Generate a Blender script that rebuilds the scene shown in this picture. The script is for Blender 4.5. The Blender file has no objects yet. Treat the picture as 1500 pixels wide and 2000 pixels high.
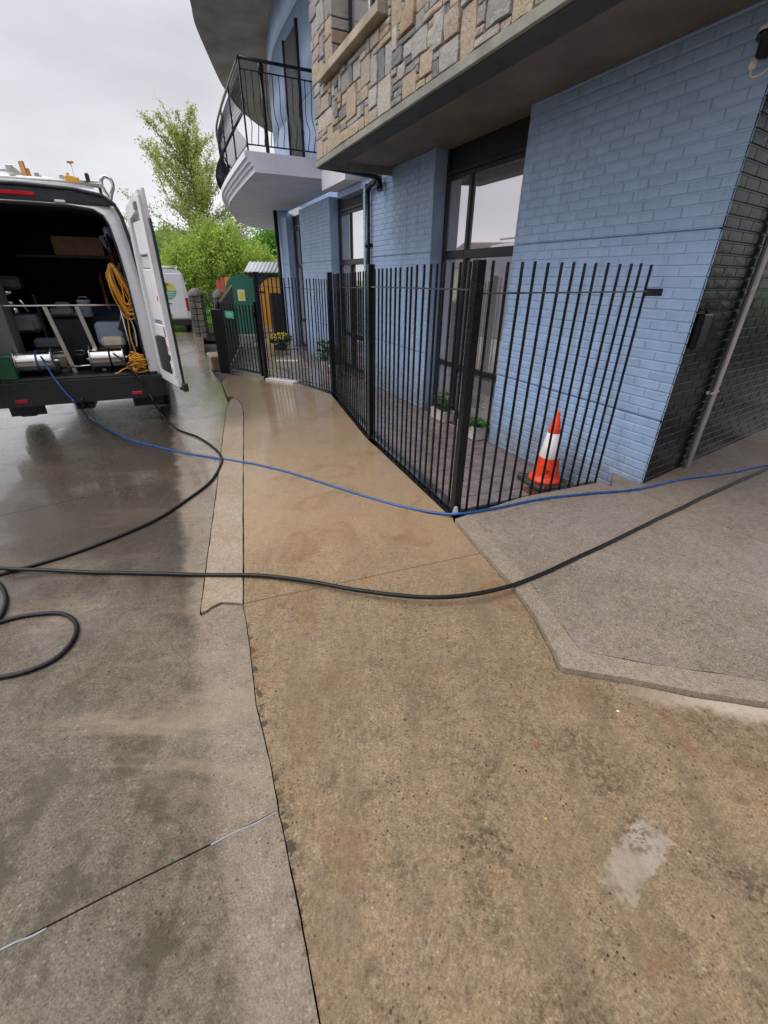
import bpy, bmesh, math, random
import numpy as np
from mathutils import Vector, Matrix, noise as mnoise
from mathutils.geometry import tessellate_polygon

random.seed(7)
rng = np.random.default_rng(7)
SC = bpy.context.scene
COL = SC.collection

# ------------------------------------------------------------------ camera, sky, sun, exposure
F_PX, CX, CY, CAM_H = 850.0, 750.0, 1000.0, 1.62
PITCH = math.atan(455 / 848.0)
ROLL = 0.0127
_Rw = np.array([1, 0, 0.]); FW = np.array([0, math.cos(PITCH), -math.sin(PITCH)]); _Uw = np.array([0, math.sin(PITCH), math.cos(PITCH)])
RC = math.cos(ROLL) * _Rw + math.sin(ROLL) * _Uw
UC = -math.sin(ROLL) * _Rw + math.cos(ROLL) * _Uw
CP = np.array([0, 0, CAM_H])
cam_d = bpy.data.cameras.new('camera'); cam = bpy.data.objects.new('camera', cam_d); COL.objects.link(cam)
cam_d.sensor_fit = 'VERTICAL'; cam_d.sensor_height = 24.0; cam_d.lens = 24.0 * F_PX / 2000.0
cam_d.clip_start = 0.02; cam_d.clip_end = 2000
m = Matrix(((RC[0], UC[0], -FW[0], 0), (RC[1], UC[1], -FW[1], 0), (RC[2], UC[2], -FW[2], CAM_H), (0, 0, 0, 1)))
cam.matrix_world = m
SC.camera = cam

SUN_EL, SUN_AZ = math.radians(54), math.radians(250)      # veiled sun behind the cloud, to the left
world = bpy.data.worlds.new('World'); SC.world = world; world.use_nodes = True
wn = world.node_tree.nodes; wl = world.node_tree.links; wn.clear()
w_out = wn.new('ShaderNodeOutputWorld'); w_add = wn.new('ShaderNodeAddShader')
bg1 = wn.new('ShaderNodeBackground'); bg2 = wn.new('ShaderNodeBackground')
sky = wn.new('ShaderNodeTexSky'); sky.sky_type = 'NISHITA'; sky.sun_disc = False
sky.sun_elevation = SUN_EL; sky.sun_rotation = SUN_AZ; sky.dust_density = 4.0
wl.new(sky.outputs[0], bg1.inputs['Color']); bg1.inputs['Strength'].default_value = 0.012
# cloud deck: brighter to the zenith as an overcast sky is, soft uneven cloud
tc = wn.new('ShaderNodeTexCoord'); sep = wn.new('ShaderNodeSeparateXYZ'); wl.new(tc.outputs['Generated'], sep.inputs[0])
mr = wn.new('ShaderNodeValToRGB'); cr_ = mr.color_ramp; cr_.interpolation = 'B_SPLINE'
for i_, (p_, v_) in enumerate(((0.0, 0.43), (0.12, 0.39), (0.34, 0.285), (0.60, 0.46), (1.0, 0.98))):
    e_ = cr_.elements[i_] if i_ < 2 else cr_.elements.new(p_)
    e_.position = p_; e_.color = (v_, v_, v_, 1)
wl.new(sep.outputs['Z'], mr.inputs[0])
mp = wn.new('ShaderNodeMapping'); mp.inputs['Scale'].default_value = (1.0, 1.0, 3.0); wl.new(tc.outputs['Generated'], mp.inputs[0])
nz = wn.new('ShaderNodeTexNoise'); nz.inputs['Scale'].default_value = 2.2; nz.inputs['Detail'].default_value = 5; nz.inputs['Roughness'].default_value = 0.5
wl.new(mp.outputs[0], nz.inputs['Vector'])
mr2 = wn.new('ShaderNodeMapRange'); mr2.inputs['From Min'].default_value = 0.35; mr2.inputs['From Max'].default_value = 0.68
mr2.inputs['To Min'].default_value = 0.84; mr2.inputs['To Max'].default_value = 1.13; wl.new(nz.outputs['Fac'], mr2.inputs['Value'])
mu0 = wn.new('ShaderNodeMath'); mu0.operation = 'MULTIPLY'; mu0.inputs[1].default_value = 2.0; wl.new(mr.outputs[0], mu0.inputs[0])
mul = wn.new('ShaderNodeMath'); mul.operation = 'MULTIPLY'; wl.new(mu0.outputs[0], mul.inputs[0]); wl.new(mr2.outputs[0], mul.inputs[1])
bg2.inputs['Color'].default_value = (0.955, 0.95, 1.0, 1)
wl.new(mul.outputs[0], bg2.inputs['Strength'])
wl.new(bg1.outputs[0], w_add.inputs[0]); wl.new(bg2.outputs[0], w_add.inputs[1]); wl.new(w_add.outputs[0], w_out.inputs[0])

sun_d = bpy.data.lights.new('sun', 'SUN'); sun_d.energy = 1.5; sun_d.angle = math.radians(40); sun_d.color = (1, 0.97, 0.93)
sun = bpy.data.objects.new('sun', sun_d); COL.objects.link(sun)
_sd = Vector((math.sin(SUN_AZ) * math.cos(SUN_EL), math.cos(SUN_AZ) * math.cos(SUN_EL), math.sin(SUN_EL)))
sun.rotation_euler = (-_sd).to_track_quat('-Z', 'Y').to_euler()
SC.view_settings.view_transform = 'Standard'; SC.view_settings.look = 'None'
SC.view_settings.exposure = 0.22; SC.view_settings.gamma = 1; SC.view_settings.use_curve_mapping = False
SC.render.engine = 'CYCLES'
SC.cycles.max_bounces = 8; SC.cycles.diffuse_bounces = 4; SC.cycles.glossy_bounces = 4

# ------------------------------------------------------------------ survey helpers (plan points read off the picture)
def ray(x, y): return FW + (x - CX) / F_PX * RC - (y - CY) / F_PX * UC
def proj(P):
    v = np.array(P, float) - CP; d = v @ FW
    return (CX + F_PX * (v @ RC) / d, CY - F_PX * (v @ UC) / d, d)
def gz(x, y):                       # the yard falls gently away from the building and away from the viewer
    return -0.045 * min(max(0, -x - 0.8), 5.2) - 0.02 * max(0, y - 4.5)
def gp(x, y, dz=0.0):
    z = 0.0
    for _ in range(25):
        d = ray(x, y); t = (z + dz - CAM_H) / d[2]; P = CP + d * t
        z = 0.5 * z + 0.5 * gz(P[0], P[1])
    return (float(P[0]), float(P[1]), float(gz(P[0], P[1]) + dz))
def hp(x, y, z):
    d = ray(x, y); t = (z - CAM_H) / d[2]; P = CP + d * t
    return (float(P[0]), float(P[1]), float(z))
def vp(x, y, Y):
    d = ray(x, y); P = CP + d * (Y / d[1]); return tuple(float(c) for c in P)

# ------------------------------------------------------------------ materials
MATS = {}
def new_mat(name):
    mt = bpy.data.materials.new(name); mt.use_nodes = True
    nt = mt.node_tree; b = nt.nodes['Principled BSDF']; MATS[name] = mt
    return mt, nt, b
def setp(b, **k):
    for a, v in k.items():
        a = a.replace('_', ' ')
        if a in b.inputs: b.inputs[a].default_value = v
def tex_noise(nt, scale, detail=4, rough=0.55, coord='Object', vec=None, dist=0.0):
    n = nt.nodes.new('ShaderNodeTexNoise'); n.inputs['Scale'].default_value = scale
    n.inputs['Detail'].default_value = detail; n.inputs['Roughness'].default_value = rough; n.inputs['Distortion'].default_value = dist
    if vec is None:
        c = nt.nodes.new('ShaderNodeTexCoord'); nt.links.new(c.outputs[coord], n.inputs['Vector'])
    else: nt.links.new(vec, n.inputs['Vector'])
    return n.outputs['Fac']
def maprange(nt, v, a, b, c, d, smooth=False):
    n = nt.nodes.new('ShaderNodeMapRange'); nt.links.new(v, n.inputs['Value'])
    if smooth: n.interpolation_type = 'SMOOTHSTEP'
    for k, x in zip(('From Min', 'From Max', 'To Min', 'To Max'), (a, b, c, d)): n.inputs[k].default_value = x
    return n.outputs[0]
def mixc(nt, fac, a, b, mode='MIX'):
    n = nt.nodes.new('ShaderNodeMix'); n.data_type = 'RGBA'; n.blend_type = mode
    if hasattr(fac, 'links') or not isinstance(fac, (int, float)): nt.links.new(fac, n.inputs[0])
    else: n.inputs[0].default_value = fac
    for i, x in ((6, a), (7, b)):
        if isinstance(x, (tuple, list)): n.inputs[i].default_value = (*x[:3], 1)
        else: nt.links.new(x, n.inputs[i])
    return n.outputs[2]
def mathn(nt, op, a, b=None, c=None):
    n = nt.nodes.new('ShaderNodeMath'); n.operation = op
    for i, x in enumerate((a, b, c)):
        if x is None: continue
        if isinstance(x, (int, float)): n.inputs[i].default_value = x
        else: nt.links.new(x, n.inputs[i])
    return n.outputs[0]
def bump(nt, b, h, strength, dist):
    n = nt.nodes.new('ShaderNodeBump'); n.inputs['Strength'].default_value = strength; n.inputs['Distance'].default_value = dist
    nt.links.new(h, n.inputs['Height']); nt.links.new(n.outputs[0], b.inputs['Normal']); return n

def simple(name, col, rough=0.5, metal=0.0, var=0.15, scale=8, bmp=0.0, bscale=60, coord='Object', **k):
    mt, nt, b = new_mat(name)
    n = tex_noise(nt, scale, 5, coord=coord)
    lo = tuple(c * (1 - var) for c in col); hi = tuple(min(1, c * (1 + var)) for c in col)
    nt.links.new(mixc(nt, maprange(nt, n, 0.3, 0.7, 0, 1), lo, hi), b.inputs['Base Color'])
    n2 = tex_noise(nt, scale * 3, 3, coord=coord)
    nt.links.new(maprange(nt, n2, 0.3, 0.7, max(0.02, rough - 0.08), min(1, rough + 0.08)), b.inputs['Roughness'])
    b.inputs['Metallic'].default_value = metal
    if bmp: bump(nt, b, tex_noise(nt, bscale, 3, coord=coord), bmp, 0.004)
    setp(b, **k)
    return mt

def sepxyz(nt, P):
    s = nt.nodes.new('ShaderNodeSeparateXYZ'); nt.links.new(P, s.inputs[0]); return s.outputs
def concrete(name, base, light, dark, wet, pits=0.5, stone=0.5, extra=None, agg=1.0, film=0.0, mott=0.42):
    """brushed, worn concrete with exposed aggregate, lying wet"""
    mt, nt, b = new_mat(name)
    g = nt.nodes.new('ShaderNodeNewGeometry'); P = g.outputs['Position']
    big = tex_noise(nt, 0.55, 4, 0.6, vec=P); mid = tex_noise(nt, 2.6, 6, 0.65, vec=P, dist=0.6)
    fine = tex_noise(nt, 38, 4, 0.7, vec=P); grit = tex_noise(nt, 150 * agg, 3, 0.75, vec=P)
    c = mixc(nt, maprange(nt, mid, 0.35, 0.68, 0, 1), base, light)
    c = mixc(nt, maprange(nt, big, 0.42, 0.62, 0, 0.8, True), c, dark)
    med = tex_noise(nt, 13, 5, 0.7, vec=P, dist=0.5)
    c = mixc(nt, maprange(nt, med, 0.36, 0.52, mott, 0.0), c, (0.04, 0.028, 0.018))
    c = mixc(nt, maprange(nt, fine, 0.30, 0.70, 0.0, 1.0), mixc(nt, 0.32, c, (0, 0, 0)), mixc(nt, 0.20, c, (0.60, 0.50, 0.37)))
    c = mixc(nt, maprange(nt, grit, 0.32, 0.68, 0.0, 1.0), mixc(nt, 0.45, c, (0, 0, 0)), mixc(nt, 0.20, c, (0.72, 0.60, 0.44)))
    # aggregate: small dark pits and pale stones
    v = nt.nodes.new('ShaderNodeTexVoronoi'); v.inputs['Scale'].default_value = 75 * agg; nt.links.new(P, v.inputs['Vector'])
    sv = nt.nodes.new('ShaderNodeSeparateColor'); nt.links.new(v.outputs['Color'], sv.inputs[0])
    pitm = mathn(nt, 'MULTIPLY', maprange(nt, v.outputs['Distance'], 0.16, 0.34, 1, 0), maprange(nt, sv.outputs[0], 0.80, 0.86, 0, 1))
    pitm = mathn(nt, 'MULTIPLY', pitm, maprange(nt, tex_noise(nt, 3.2, 3, 0.6, vec=P), 0.38, 0.62, 0.15, 1))
    c = mixc(nt, mathn(nt, 'MULTIPLY', pitm, pits), c, (0.018, 0.015, 0.014))
    stm = mathn(nt, 'MULTIPLY', maprange(nt, v.outputs['Distance'], 0.2, 0.4, 1, 0), maprange(nt, sv.outputs[1], 0.86, 0.92, 0, 1))
    c = mixc(nt, mathn(nt, 'MULTIPLY', stm, stone), c, (0.62, 0.56, 0.48))
    # larger dark flints here and there
    v2 = nt.nodes.new('ShaderNodeTexVoronoi'); v2.inputs['Scale'].default_value = 30; nt.links.new(P, v2.inputs['Vector'])
    s2 = nt.nodes.new('ShaderNodeSeparateColor'); nt.links.new(v2.outputs['Color'], s2.inputs[0])
    fl = mathn(nt, 'MULTIPLY', maprange(nt, v2.outputs['Distance'], 0.10, 0.22, 1, 0), maprange(nt, s2.outputs[0], 0.93, 0.95, 0, 1))
    c = mixc(nt, mathn(nt, 'MULTIPLY', fl, pits), c, (0.03, 0.03, 0.032))
    wetm = maprange(nt, tex_noise(nt, 1.1, 5, 0.6, vec=P, dist=0.8), 0.38, 0.62, 0, 1, True)
    if extra: c, wetm = extra(nt, P, c, wetm)
    nt.links.new(c, b.inputs['Base Color'])
    r = maprange(nt, wetm, 0, 1, wet[1], wet[0])
    r = mathn(nt, 'ADD', r, maprange(nt, fine, 0.3, 0.7, -0.05, 0.08))
    nt.links.new(r, b.inputs['Roughness'])
    h = mathn(nt, 'ADD', mathn(nt, 'MULTIPLY', grit, 0.5), mathn(nt, 'MULTIPLY', fine, 0.6))
    h = mathn(nt, 'SUBTRACT', h, mathn(nt, 'MULTIPLY', pitm, 0.9))
    nt.links.new(maprange(nt, wetm, 0.25, 0.9, 0.10, 0.5), b.inputs['Specular IOR Level'])
    bump(nt, b, h, 0.7, 0.006)
    # thin film of water on top
    if film:
        setp(b, Coat_IOR=1.42)
        nt.links.new(mathn(nt, 'MULTIPLY', wetm, film), b.inputs['Coat Weight'])
        nt.links.new(maprange(nt, wetm, 0.2, 1.0, 0.30, 0.09), b.inputs['Coat Roughness'])
        n2 = nt.nodes.new('ShaderNodeBump'); n2.inputs['Strength'].default_value = 0.06; n2.inputs['Distance'].default_value = 0.004
        nt.links.new(tex_noise(nt, 14, 4, 0.6, vec=P), n2.inputs['Height']); nt.links.new(n2.outputs[0], b.inputs['Coat Normal'])
    return mt

def yard_extra(nt, P, c, wetm):
    Xc, Yc, Zc = sepxyz(nt, P)
    dc = mathn(nt, 'ABSOLUTE', mathn(nt, 'ADD', Xc, mathn(nt, 'MULTIPLY', Yc, 0.415)))
    nc = tex_noise(nt, 24, 4, .7, vec=P)
    sp = mathn(nt, 'MULTIPLY', maprange(nt, mathn(nt, 'SUBTRACT', dc, maprange(nt, nc, .48, .75, -.01, .032)), 0, .008, 1, 0), maprange(nt, tex_noise(nt, 5, 3, .6, vec=P), .45, .55, 0.1, .9))
    c = mixc(nt, sp, c, (.055, .045, .036))
    # paler cleaned band along the joint with the footpath: distance from a slanting line, with a ragged edge
    X, Y, Z = sepxyz(nt, P)
    # line through (-0.337,.346) (-0.769,1.191) (-1.18,2.03) (-1.456,2.98)
    lx = mathn(nt, 'ADD', mathn(nt, 'MULTIPLY', Y, -0.47), -0.19)
    d = mathn(nt, 'SUBTRACT', X, lx)
    d = mathn(nt, 'ADD', d, maprange(nt, tex_noise(nt, 3.5, 4, 0.6, vec=P), 0.3, 0.7, -0.05, 0.05))
    mband = maprange(nt, d, -0.04, 0.06, 0, 1, True)
    pale = mixc(nt, 0.16, c, (0.38, 0.31, 0.25))
    dk = mixc(nt, 0.30, c, (0.045, 0.038, 0.03))
    c2 = mixc(nt, mband, dk, pale)
    # algae green-brown mottling at the near left
    al = mathn(nt, 'MULTIPLY', maprange(nt, tex_noise(nt, 7, 5, 0.7, vec=P), 0.47, 0.60, 0, 1), maprange(nt, Y, 0.6, 1.9, 0.75, 0.15))
    al = mathn(nt, 'MULTIPLY', al, mathn(nt, 'SUBTRACT', 1.0, mathn(nt, 'MULTIPLY', mband, .8)))
    c2 = mixc(nt, al, c2, (0.045, 0.04, 0.022))
    # swept tyre-wide streaks towards the van
    mpn = nt.nodes.new('ShaderNodeMapping'); mpn.inputs['Rotation'].default_value = (0, 0, 0.35); mpn.inputs['Scale'].default_value = (0.5, 2.4, 1); nt.links.new(P, mpn.inputs[0])
    st = tex_noise(nt, 1.3, 5, 0.65, vec=mpn.outputs[0], dist=0.4)
    c2 = mixc(nt, maprange(nt, st, 0.5, 0.68, 0, 0.55, True), c2, (0.30, 0.23, 0.16))
    wd = mathn(nt, 'MULTIPLY', maprange(nt, mathn(nt, 'ADD', Y, maprange(nt, tex_noise(nt, 1.8, 4, .6, vec=P), .3, .7, -.5, .5)), 1.5, 2.5, 0, 1, True), mathn(nt, 'SUBTRACT', 1.0, mband))
    c2 = mixc(nt, mathn(nt, 'MULTIPLY', wd, 0.72), c2, (0.022, 0.014, 0.009))
    dry = maprange(nt, Y, 0.8, 3.4, 0.35, 1.0)
    wetm = mathn(nt, 'MAXIMUM', mathn(nt, 'MULTIPLY', mathn(nt, 'ADD', mathn(nt, 'MULTIPLY', wetm, 0.7), 0.3), dry), mathn(nt, 'MULTIPLY', maprange(nt, Y, 2.0, 3.4, 0, .93), maprange(nt, tex_noise(nt, 2.3, 4, .6, vec=P), .3, .5, .75, 1)))
    return c2, wetm
def path_extra(nt, P, c, wetm):
    Xc, Yc, Zc = sepxyz(nt, P)
    dc = mathn(nt, 'ABSOLUTE', mathn(nt, 'ADD', Xc, mathn(nt, 'MULTIPLY', Yc, 0.415)))
    nc = tex_noise(nt, 24, 4, .7, vec=P)
    sp = mathn(nt, 'MULTIPLY', maprange(nt, mathn(nt, 'SUBTRACT', dc, maprange(nt, nc, .45, .72, -.01, .05)), 0, .008, 1, 0), maprange(nt, tex_noise(nt, 5, 3, .6, vec=P), .45, .55, 0.1, .9))
    c = mixc(nt, sp, c, (.055, .045, .036))
    X, Y, Z = sepxyz(nt, P)
    # pale cement patch, rotated box with a ragged rim
    a = math.radians(-51.5); cx0, cy0 = 0.822, 0.708
    dx = mathn(nt, 'SUBTRACT', X, cx0); dy = mathn(nt, 'SUBTRACT', Y, cy0)
    u = mathn(nt, 'ADD', mathn(nt, 'MULTIPLY', dx, math.cos(a)), mathn(nt, 'MULTIPLY', dy, math.sin(a)))
    v = mathn(nt, 'ADD', mathn(nt, 'MULTIPLY', dx, -math.sin(a)), mathn(nt, 'MULTIPLY', dy, math.cos(a)))
    jag = maprange(nt, tex_noise(nt, 26, 5, 0.75, vec=P), 0.3, 0.7, -0.022, 0.022)
    mu = maprange(nt, mathn(nt, 'ADD', mathn(nt, 'ABSOLUTE', u), jag), 0.046, 0.058, 1, 0)
    mv = maprange(nt, mathn(nt, 'ADD', mathn(nt, 'ABSOLUTE', v), mathn(nt, 'MULTIPLY', jag, 2)), 0.105, 0.15, 1, 0)
    c = mixc(nt, mathn(nt, 'MULTIPLY', mathn(nt, 'MULTIPLY', mu, mv), 0.68), c, (0.40, 0.345, 0.285))
    # black algae blotches
    n1 = tex_noise(nt, 4.2, 3, 0.55, vec=P); n2 = tex_noise(nt, 42, 4, 0.75, vec=P)
    al = mathn(nt, 'MULTIPLY', maprange(nt, n1, 0.50, 0.64, 0, 1), maprange(nt, n2, 0.45, 0.56, 0, 1))
    al = mathn(nt, 'MULTIPLY', al, maprange(nt, Y, 0.9, 1.6, 0.7, 0.08))
    c = mixc(nt, al, c, (0.04, 0.036, 0.022))
    # brushed streaks along the path
    mpn = nt.nodes.new('ShaderNodeMapping'); mpn.inputs['Rotation'].default_value = (0, 0, 0.5); mpn.inputs['Scale'].default_value = (2.6, 0.5, 1); nt.links.new(P, mpn.inputs[0])
    st = tex_noise(nt, 2.0, 5, 0.6, vec=mpn.outputs[0], dist=0.3)
    c = mixc(nt, maprange(nt, st, 0.46, 0.66, 0, 0.45, True), c, (0.15, 0.105, 0.07))
    # bleached strip along the foot of the raised apron
    e1 = mathn(nt, 'ADD', Y, mathn(nt, 'MULTIPLY', X, 0.20)); e1 = mathn(nt, 'ADD', e1, maprange(nt, tex_noise(nt, 9, 4, .7, vec=P), .3, .7, -.03, .03))
    bl_ = mathn(nt, 'MULTIPLY', maprange(nt, e1, 1.50, 1.55, 0, 1), maprange(nt, X, 1.0, 1.5, 0, .7)); c = mixc(nt, bl_, c, (.52, .45, .36))
    # far slabs paler: washing, plus wet sheen painted into the colour; near one darker
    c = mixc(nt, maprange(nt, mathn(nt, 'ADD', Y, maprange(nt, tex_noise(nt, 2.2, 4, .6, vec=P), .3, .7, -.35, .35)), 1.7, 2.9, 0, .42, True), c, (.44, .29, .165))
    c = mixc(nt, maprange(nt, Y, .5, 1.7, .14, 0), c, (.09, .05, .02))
    # browner rusty mottling, a hand across
    c = mixc(nt, maprange(nt, tex_noise(nt, 1.6, 6, .7, vec=P, dist=1.2), .50, .66, 0, .4, True), c, (.17, .085, .035))
    wetm = mathn(nt, 'MAXIMUM', mathn(nt, 'MULTIPLY', wetm, maprange(nt, Y, 1.8, 4.6, 0.35, 1.0)), maprange(nt, Y, 2.0, 4.2, 0, .95))
    return c, wetm
def apron_extra(nt, P, c, wetm):
    X, Y, Z = sepxyz(nt, P)
    w = maprange(nt, X, 1.6, 3.2, 0.35, 1.0)
    return c, mathn(nt, 'MULTIPLY', wetm, w)

M_yard = concrete('yard_concrete', (0.135, 0.100, 0.074), (0.235, 0.178, 0.132), (0.065, 0.046, 0.034), (0.2, 0.62), 0.75, 0.28, yard_extra, film=1.0, mott=0.62)
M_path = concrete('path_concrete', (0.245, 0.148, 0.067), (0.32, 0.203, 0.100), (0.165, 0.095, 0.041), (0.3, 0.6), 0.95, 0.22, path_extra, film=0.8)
M_kerb = concrete('kerb_concrete', (0.40, 0.295, 0.205), (0.48, 0.36, 0.255), (0.32, 0.23, 0.152), (0.32, 0.6), 0.2, 0.15, None, film=0.3, mott=0.15)
M_apron = concrete('apron_concrete', (0.235, 0.188, 0.165), (0.30, 0.245, 0.22), (0.155, 0.122, 0.106), (0.26, 0.55), 0.45, 0.3, apron_extra, film=0.6, mott=0.3)
M_border = concrete('apron_border_concrete', (0.30, 0.24, 0.19), (0.36, 0.295, 0.235), (0.24, 0.19, 0.148), (0.3, 0.6), 0.12, 0.12, None, film=0.25, mott=0.12)
M_soil = simple('joint_dirt', (0.035, 0.028, 0.02), 0.8, var=0.4, scale=30, bmp=0.4)
M_grass = simple('grass_green', (0.10, 0.20, 0.03), 0.8, var=0.4, scale=3, bmp=0.5, bscale=30)
M_road = simple('road_wet', (0.07, 0.07, 0.075), 0.25, var=0.25, scale=2, bmp=0.2)
M_tar = simple('grey_sealant', (0.25, 0.26, 0.265), 0.4, var=0.2, scale=30)

def painted(name, col, rough, streak=0.12, coord='Object', dk=1.0):
    mt, nt, b = new_mat(name)
    oi = nt.nodes.new('ShaderNodeObjectInfo')
    n = tex_noise(nt, 5, 5, 0.6, coord='Object'); n3 = tex_noise(nt, 60, 4, 0.7)
    lo = tuple(c * (1 - streak) for c in col); hi = tuple(min(1, c * (1 + streak)) for c in col)
    c = mixc(nt, maprange(nt, n, 0.3, 0.7, 0, 1), lo, hi)
    c = mixc(nt, maprange(nt, oi.outputs['Random'], 0, 1, 0, 0.10), c, (0.02, 0.03, 0.05))
    c = mixc(nt, maprange(nt, n3, 0.62, 0.75, 0, 0.25), c, tuple(q_ * dk for q_ in (0.10, 0.11, 0.12)))
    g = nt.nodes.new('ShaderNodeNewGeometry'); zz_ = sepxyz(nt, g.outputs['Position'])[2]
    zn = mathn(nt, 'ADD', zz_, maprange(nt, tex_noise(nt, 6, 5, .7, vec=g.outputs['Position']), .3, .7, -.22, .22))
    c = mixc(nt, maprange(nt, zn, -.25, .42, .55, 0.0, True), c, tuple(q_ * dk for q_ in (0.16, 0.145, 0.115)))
    mpn = nt.nodes.new('ShaderNodeMapping'); mpn.inputs['Scale'].default_value = (9, 9, .7); nt.links.new(g.outputs['Position'], mpn.inputs[0])
    c = mixc(nt, maprange(nt, tex_noise(nt, 1.0, 5, .65, vec=mpn.outputs[0]), .52, .72, 0, .28, True), c, tuple(q_ * dk for q_ in (0.12, 0.13, 0.14)))
    ch = mathn(nt, 'MULTIPLY', maprange(nt, tex_noise(nt, 95, 3, .6, vec=g.outputs['Position']), .70, .74, 0, 1), maprange(nt, tex_noise(nt, 3.1, 3, .6, vec=g.outputs['Position']), .5, .62, 0, .8))
    c = mixc(nt, ch, c, (0.05, 0.045, 0.045))
    nt.links.new(c, b.inputs['Base Color'])
    nt.links.new(maprange(nt, n3, 0.3, 0.7, rough - 0.06, rough + 0.1), b.inputs['Roughness'])
    bump(nt, b, tex_noise(nt, 45, 4, 0.6), 0.35, 0.004)
    return mt
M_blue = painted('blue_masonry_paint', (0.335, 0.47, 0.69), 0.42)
M_blackbrick = painted('black_gloss_masonry_paint', (0.006, 0.007, 0.0075), 0.20, 0.3, dk=0.16)
setp(MATS['black_gloss_masonry_paint'].node_tree.nodes['Principled BSDF'], Specular_IOR_Level=0.10)
M_balc = simple('lilac_grey_render', (0.74, 0.74, 0.81), 0.6, var=0.08, scale=2, bmp=0.1)
M_soffit = simple('shuttered_concrete', (0.19, 0.165, 0.135), 0.8, var=0.35, scale=1.3, bmp=0.3, bscale=25)
M_lip = simple('weathered_ledge', (0.24, 0.235, 0.20), 0.6, var=0.3, scale=4, bmp=0.3)
M_sill = simple('sill_concrete', (0.36, 0.31, 0.23), 0.75, var=0.25, scale=5, bmp=0.3)
M_mortar = simple('stone_mortar', (0.12, 0.095, 0.07), 0.9, var=0.3, scale=12, bmp=0.5)
M_blackmetal = simple('black_gloss_metal', (0.007, 0.008, 0.011), 0.24, var=0.4, scale=20, bmp=0.15, bscale=90, Specular_IOR_Level=0.32)
M_chip = simple('chipped_primer', (0.5, 0.5, 0.5), 0.6, var=0.2)
M_frame = simple('dark_window_frame', (0.016, 0.0155, 0.018), 0.35, var=0.15, Specular_IOR_Level=0.35)
M_blackpanel = simple('black_panel', (0.006, 0.006, 0.007), 0.5, var=0.2)
M_plastic = simple('black_plastic', (0.02, 0.02, 0.022), 0.42, var=0.2, scale=15, bmp=0.1)
M_dark = simple('van_lining', (0.022, 0.026, 0.038), 0.6, var=0.5, scale=4)
M_white = simple('white_van_paint', (0.74, 0.75, 0.78), 0.22, var=0.04, scale=3, Coat_Weight=0.6, Coat_Roughness=0.06)
M_doorin = simple('door_inner_white', (0.80, 0.80, 0.82), 0.35, var=0.06, scale=3)
M_wetmetal = simple('wet_black_metal', (0.02, 0.02, 0.022), 0.12, var=0.3, scale=20, Coat_Weight=1.0, Coat_Roughness=0.08, Coat_IOR=1.9)
M_rubber = simple('rubber', (0.014, 0.014, 0.015), 0.5, var=0.2, bmp=0.1)
M_steel = simple('polished_steel', (0.62, 0.60, 0.57), 0.16, metal=1.0, var=0.12, scale=6)
M_alu = simple('aluminium_tube', (0.62, 0.61, 0.58), 0.35, metal=0.9, var=0.12, scale=6)
M_red = simple('red_lens', (0.42, 0.015, 0.02), 0.2, var=0.15)
M_orange = simple('cone_orange', (0.80, 0.055, 0.012), 0.45, var=0.22, scale=22)
M_conewhite = simple('cone_white_sleeve', (0.72, 0.68, 0.68), 0.45, var=0.08, scale=14)
M_conebase = simple('cone_black_base', (0.04, 0.04, 0.042), 0.45, var=0.4, scale=12)
M_bluehose = simple('blue_hose', (0.006, 0.065, 0.24), 0.3, var=0.15, scale=5)
M_blackhose = simple('black_hose', (0.006, 0.006, 0.007), 0.42, var=0.3, scale=9, Specular_IOR_Level=0.3)
M_yellow = simple('yellow_hose', (0.62, 0.29, 0.03), 0.4, var=0.2, scale=9)
M_tile = simple('brown_floor_tile', (0.17, 0.135, 0.13), 0.2, var=0.35, scale=2.5, bmp=0.12, bscale=25, coord='Generated')
M_pale_grout = simple('pale_grout', (0.30, 0.26, 0.23), 0.7, var=0.3, scale=20)
M_tilered = simple('red_floor_tile', (0.13, 0.035, 0.022), 0.25, var=0.3, scale=4)
M_trough = simple('white_trough_plaster', (0.50, 0.47, 0.42), 0.7, var=0.2, scale=9, bmp=0.3)
M_leaf1 = simple('plant_green', (0.05, 0.14, 0.025), 0.5, var=0.4, scale=30, Transmission_Weight=0.0)
M_leaf2 = simple('grey_green_plant', (0.085, 0.14, 0.06), 0.6, var=0.4, scale=30)
M_flower = simple('yellow_flower', (0.62, 0.52, 0.04), 0.6, var=0.25, scale=30)
M_grey = simple('grey_plastic', (0.14, 0.145, 0.16), 0.5, var=0.15)
M_greyc = simple('conduit_grey', (0.60, 0.58, 0.585), 0.4, var=0.1, scale=6)
M_greenc = simple('conduit_black_green', (0.06, 0.085, 0.075), 0.25, var=0.2)
M_greenboard = simple('dark_green_board', (0.012, 0.115, 0.075), 0.55, var=0.1, scale=2)
M_yellowboard = simple('ochre_yellow_board', (0.62, 0.31, 0.035), 0.55, var=0.12, scale=5)
M_tin = simple('pale_tin_sheet', (0.55, 0.56, 0.60), 0.45, var=0.1, scale=3)
M_paper = simple('cream_paper', (0.66, 0.62, 0.40), 0.7, var=0.1)
M_mint = simple('mint_plate', (0.06, 0.42, 0.26), 0.45, var=0.06)
M_wood = simple('orange_timber', (0.50, 0.24, 0.07), 0.6, var=0.25, scale=12)
M_pillar = simple('dark_rubble_stone', (0.10, 0.095, 0.085), 0.8, var=0.5, scale=6, bmp=0.8, bscale=12)
M_bark = simple('grey_brown_bark', (0.12, 0.095, 0.06), 0.85, var=0.3, scale=9, bmp=0.6, bscale=30)
M_green_bin = simple('green_crate', (0.02, 0.10, 0.045), 0.45, var=0.2)
M_card = simple('brown_cardboard', (0.30, 0.19, 0.12), 0.8, var=0.2)
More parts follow.
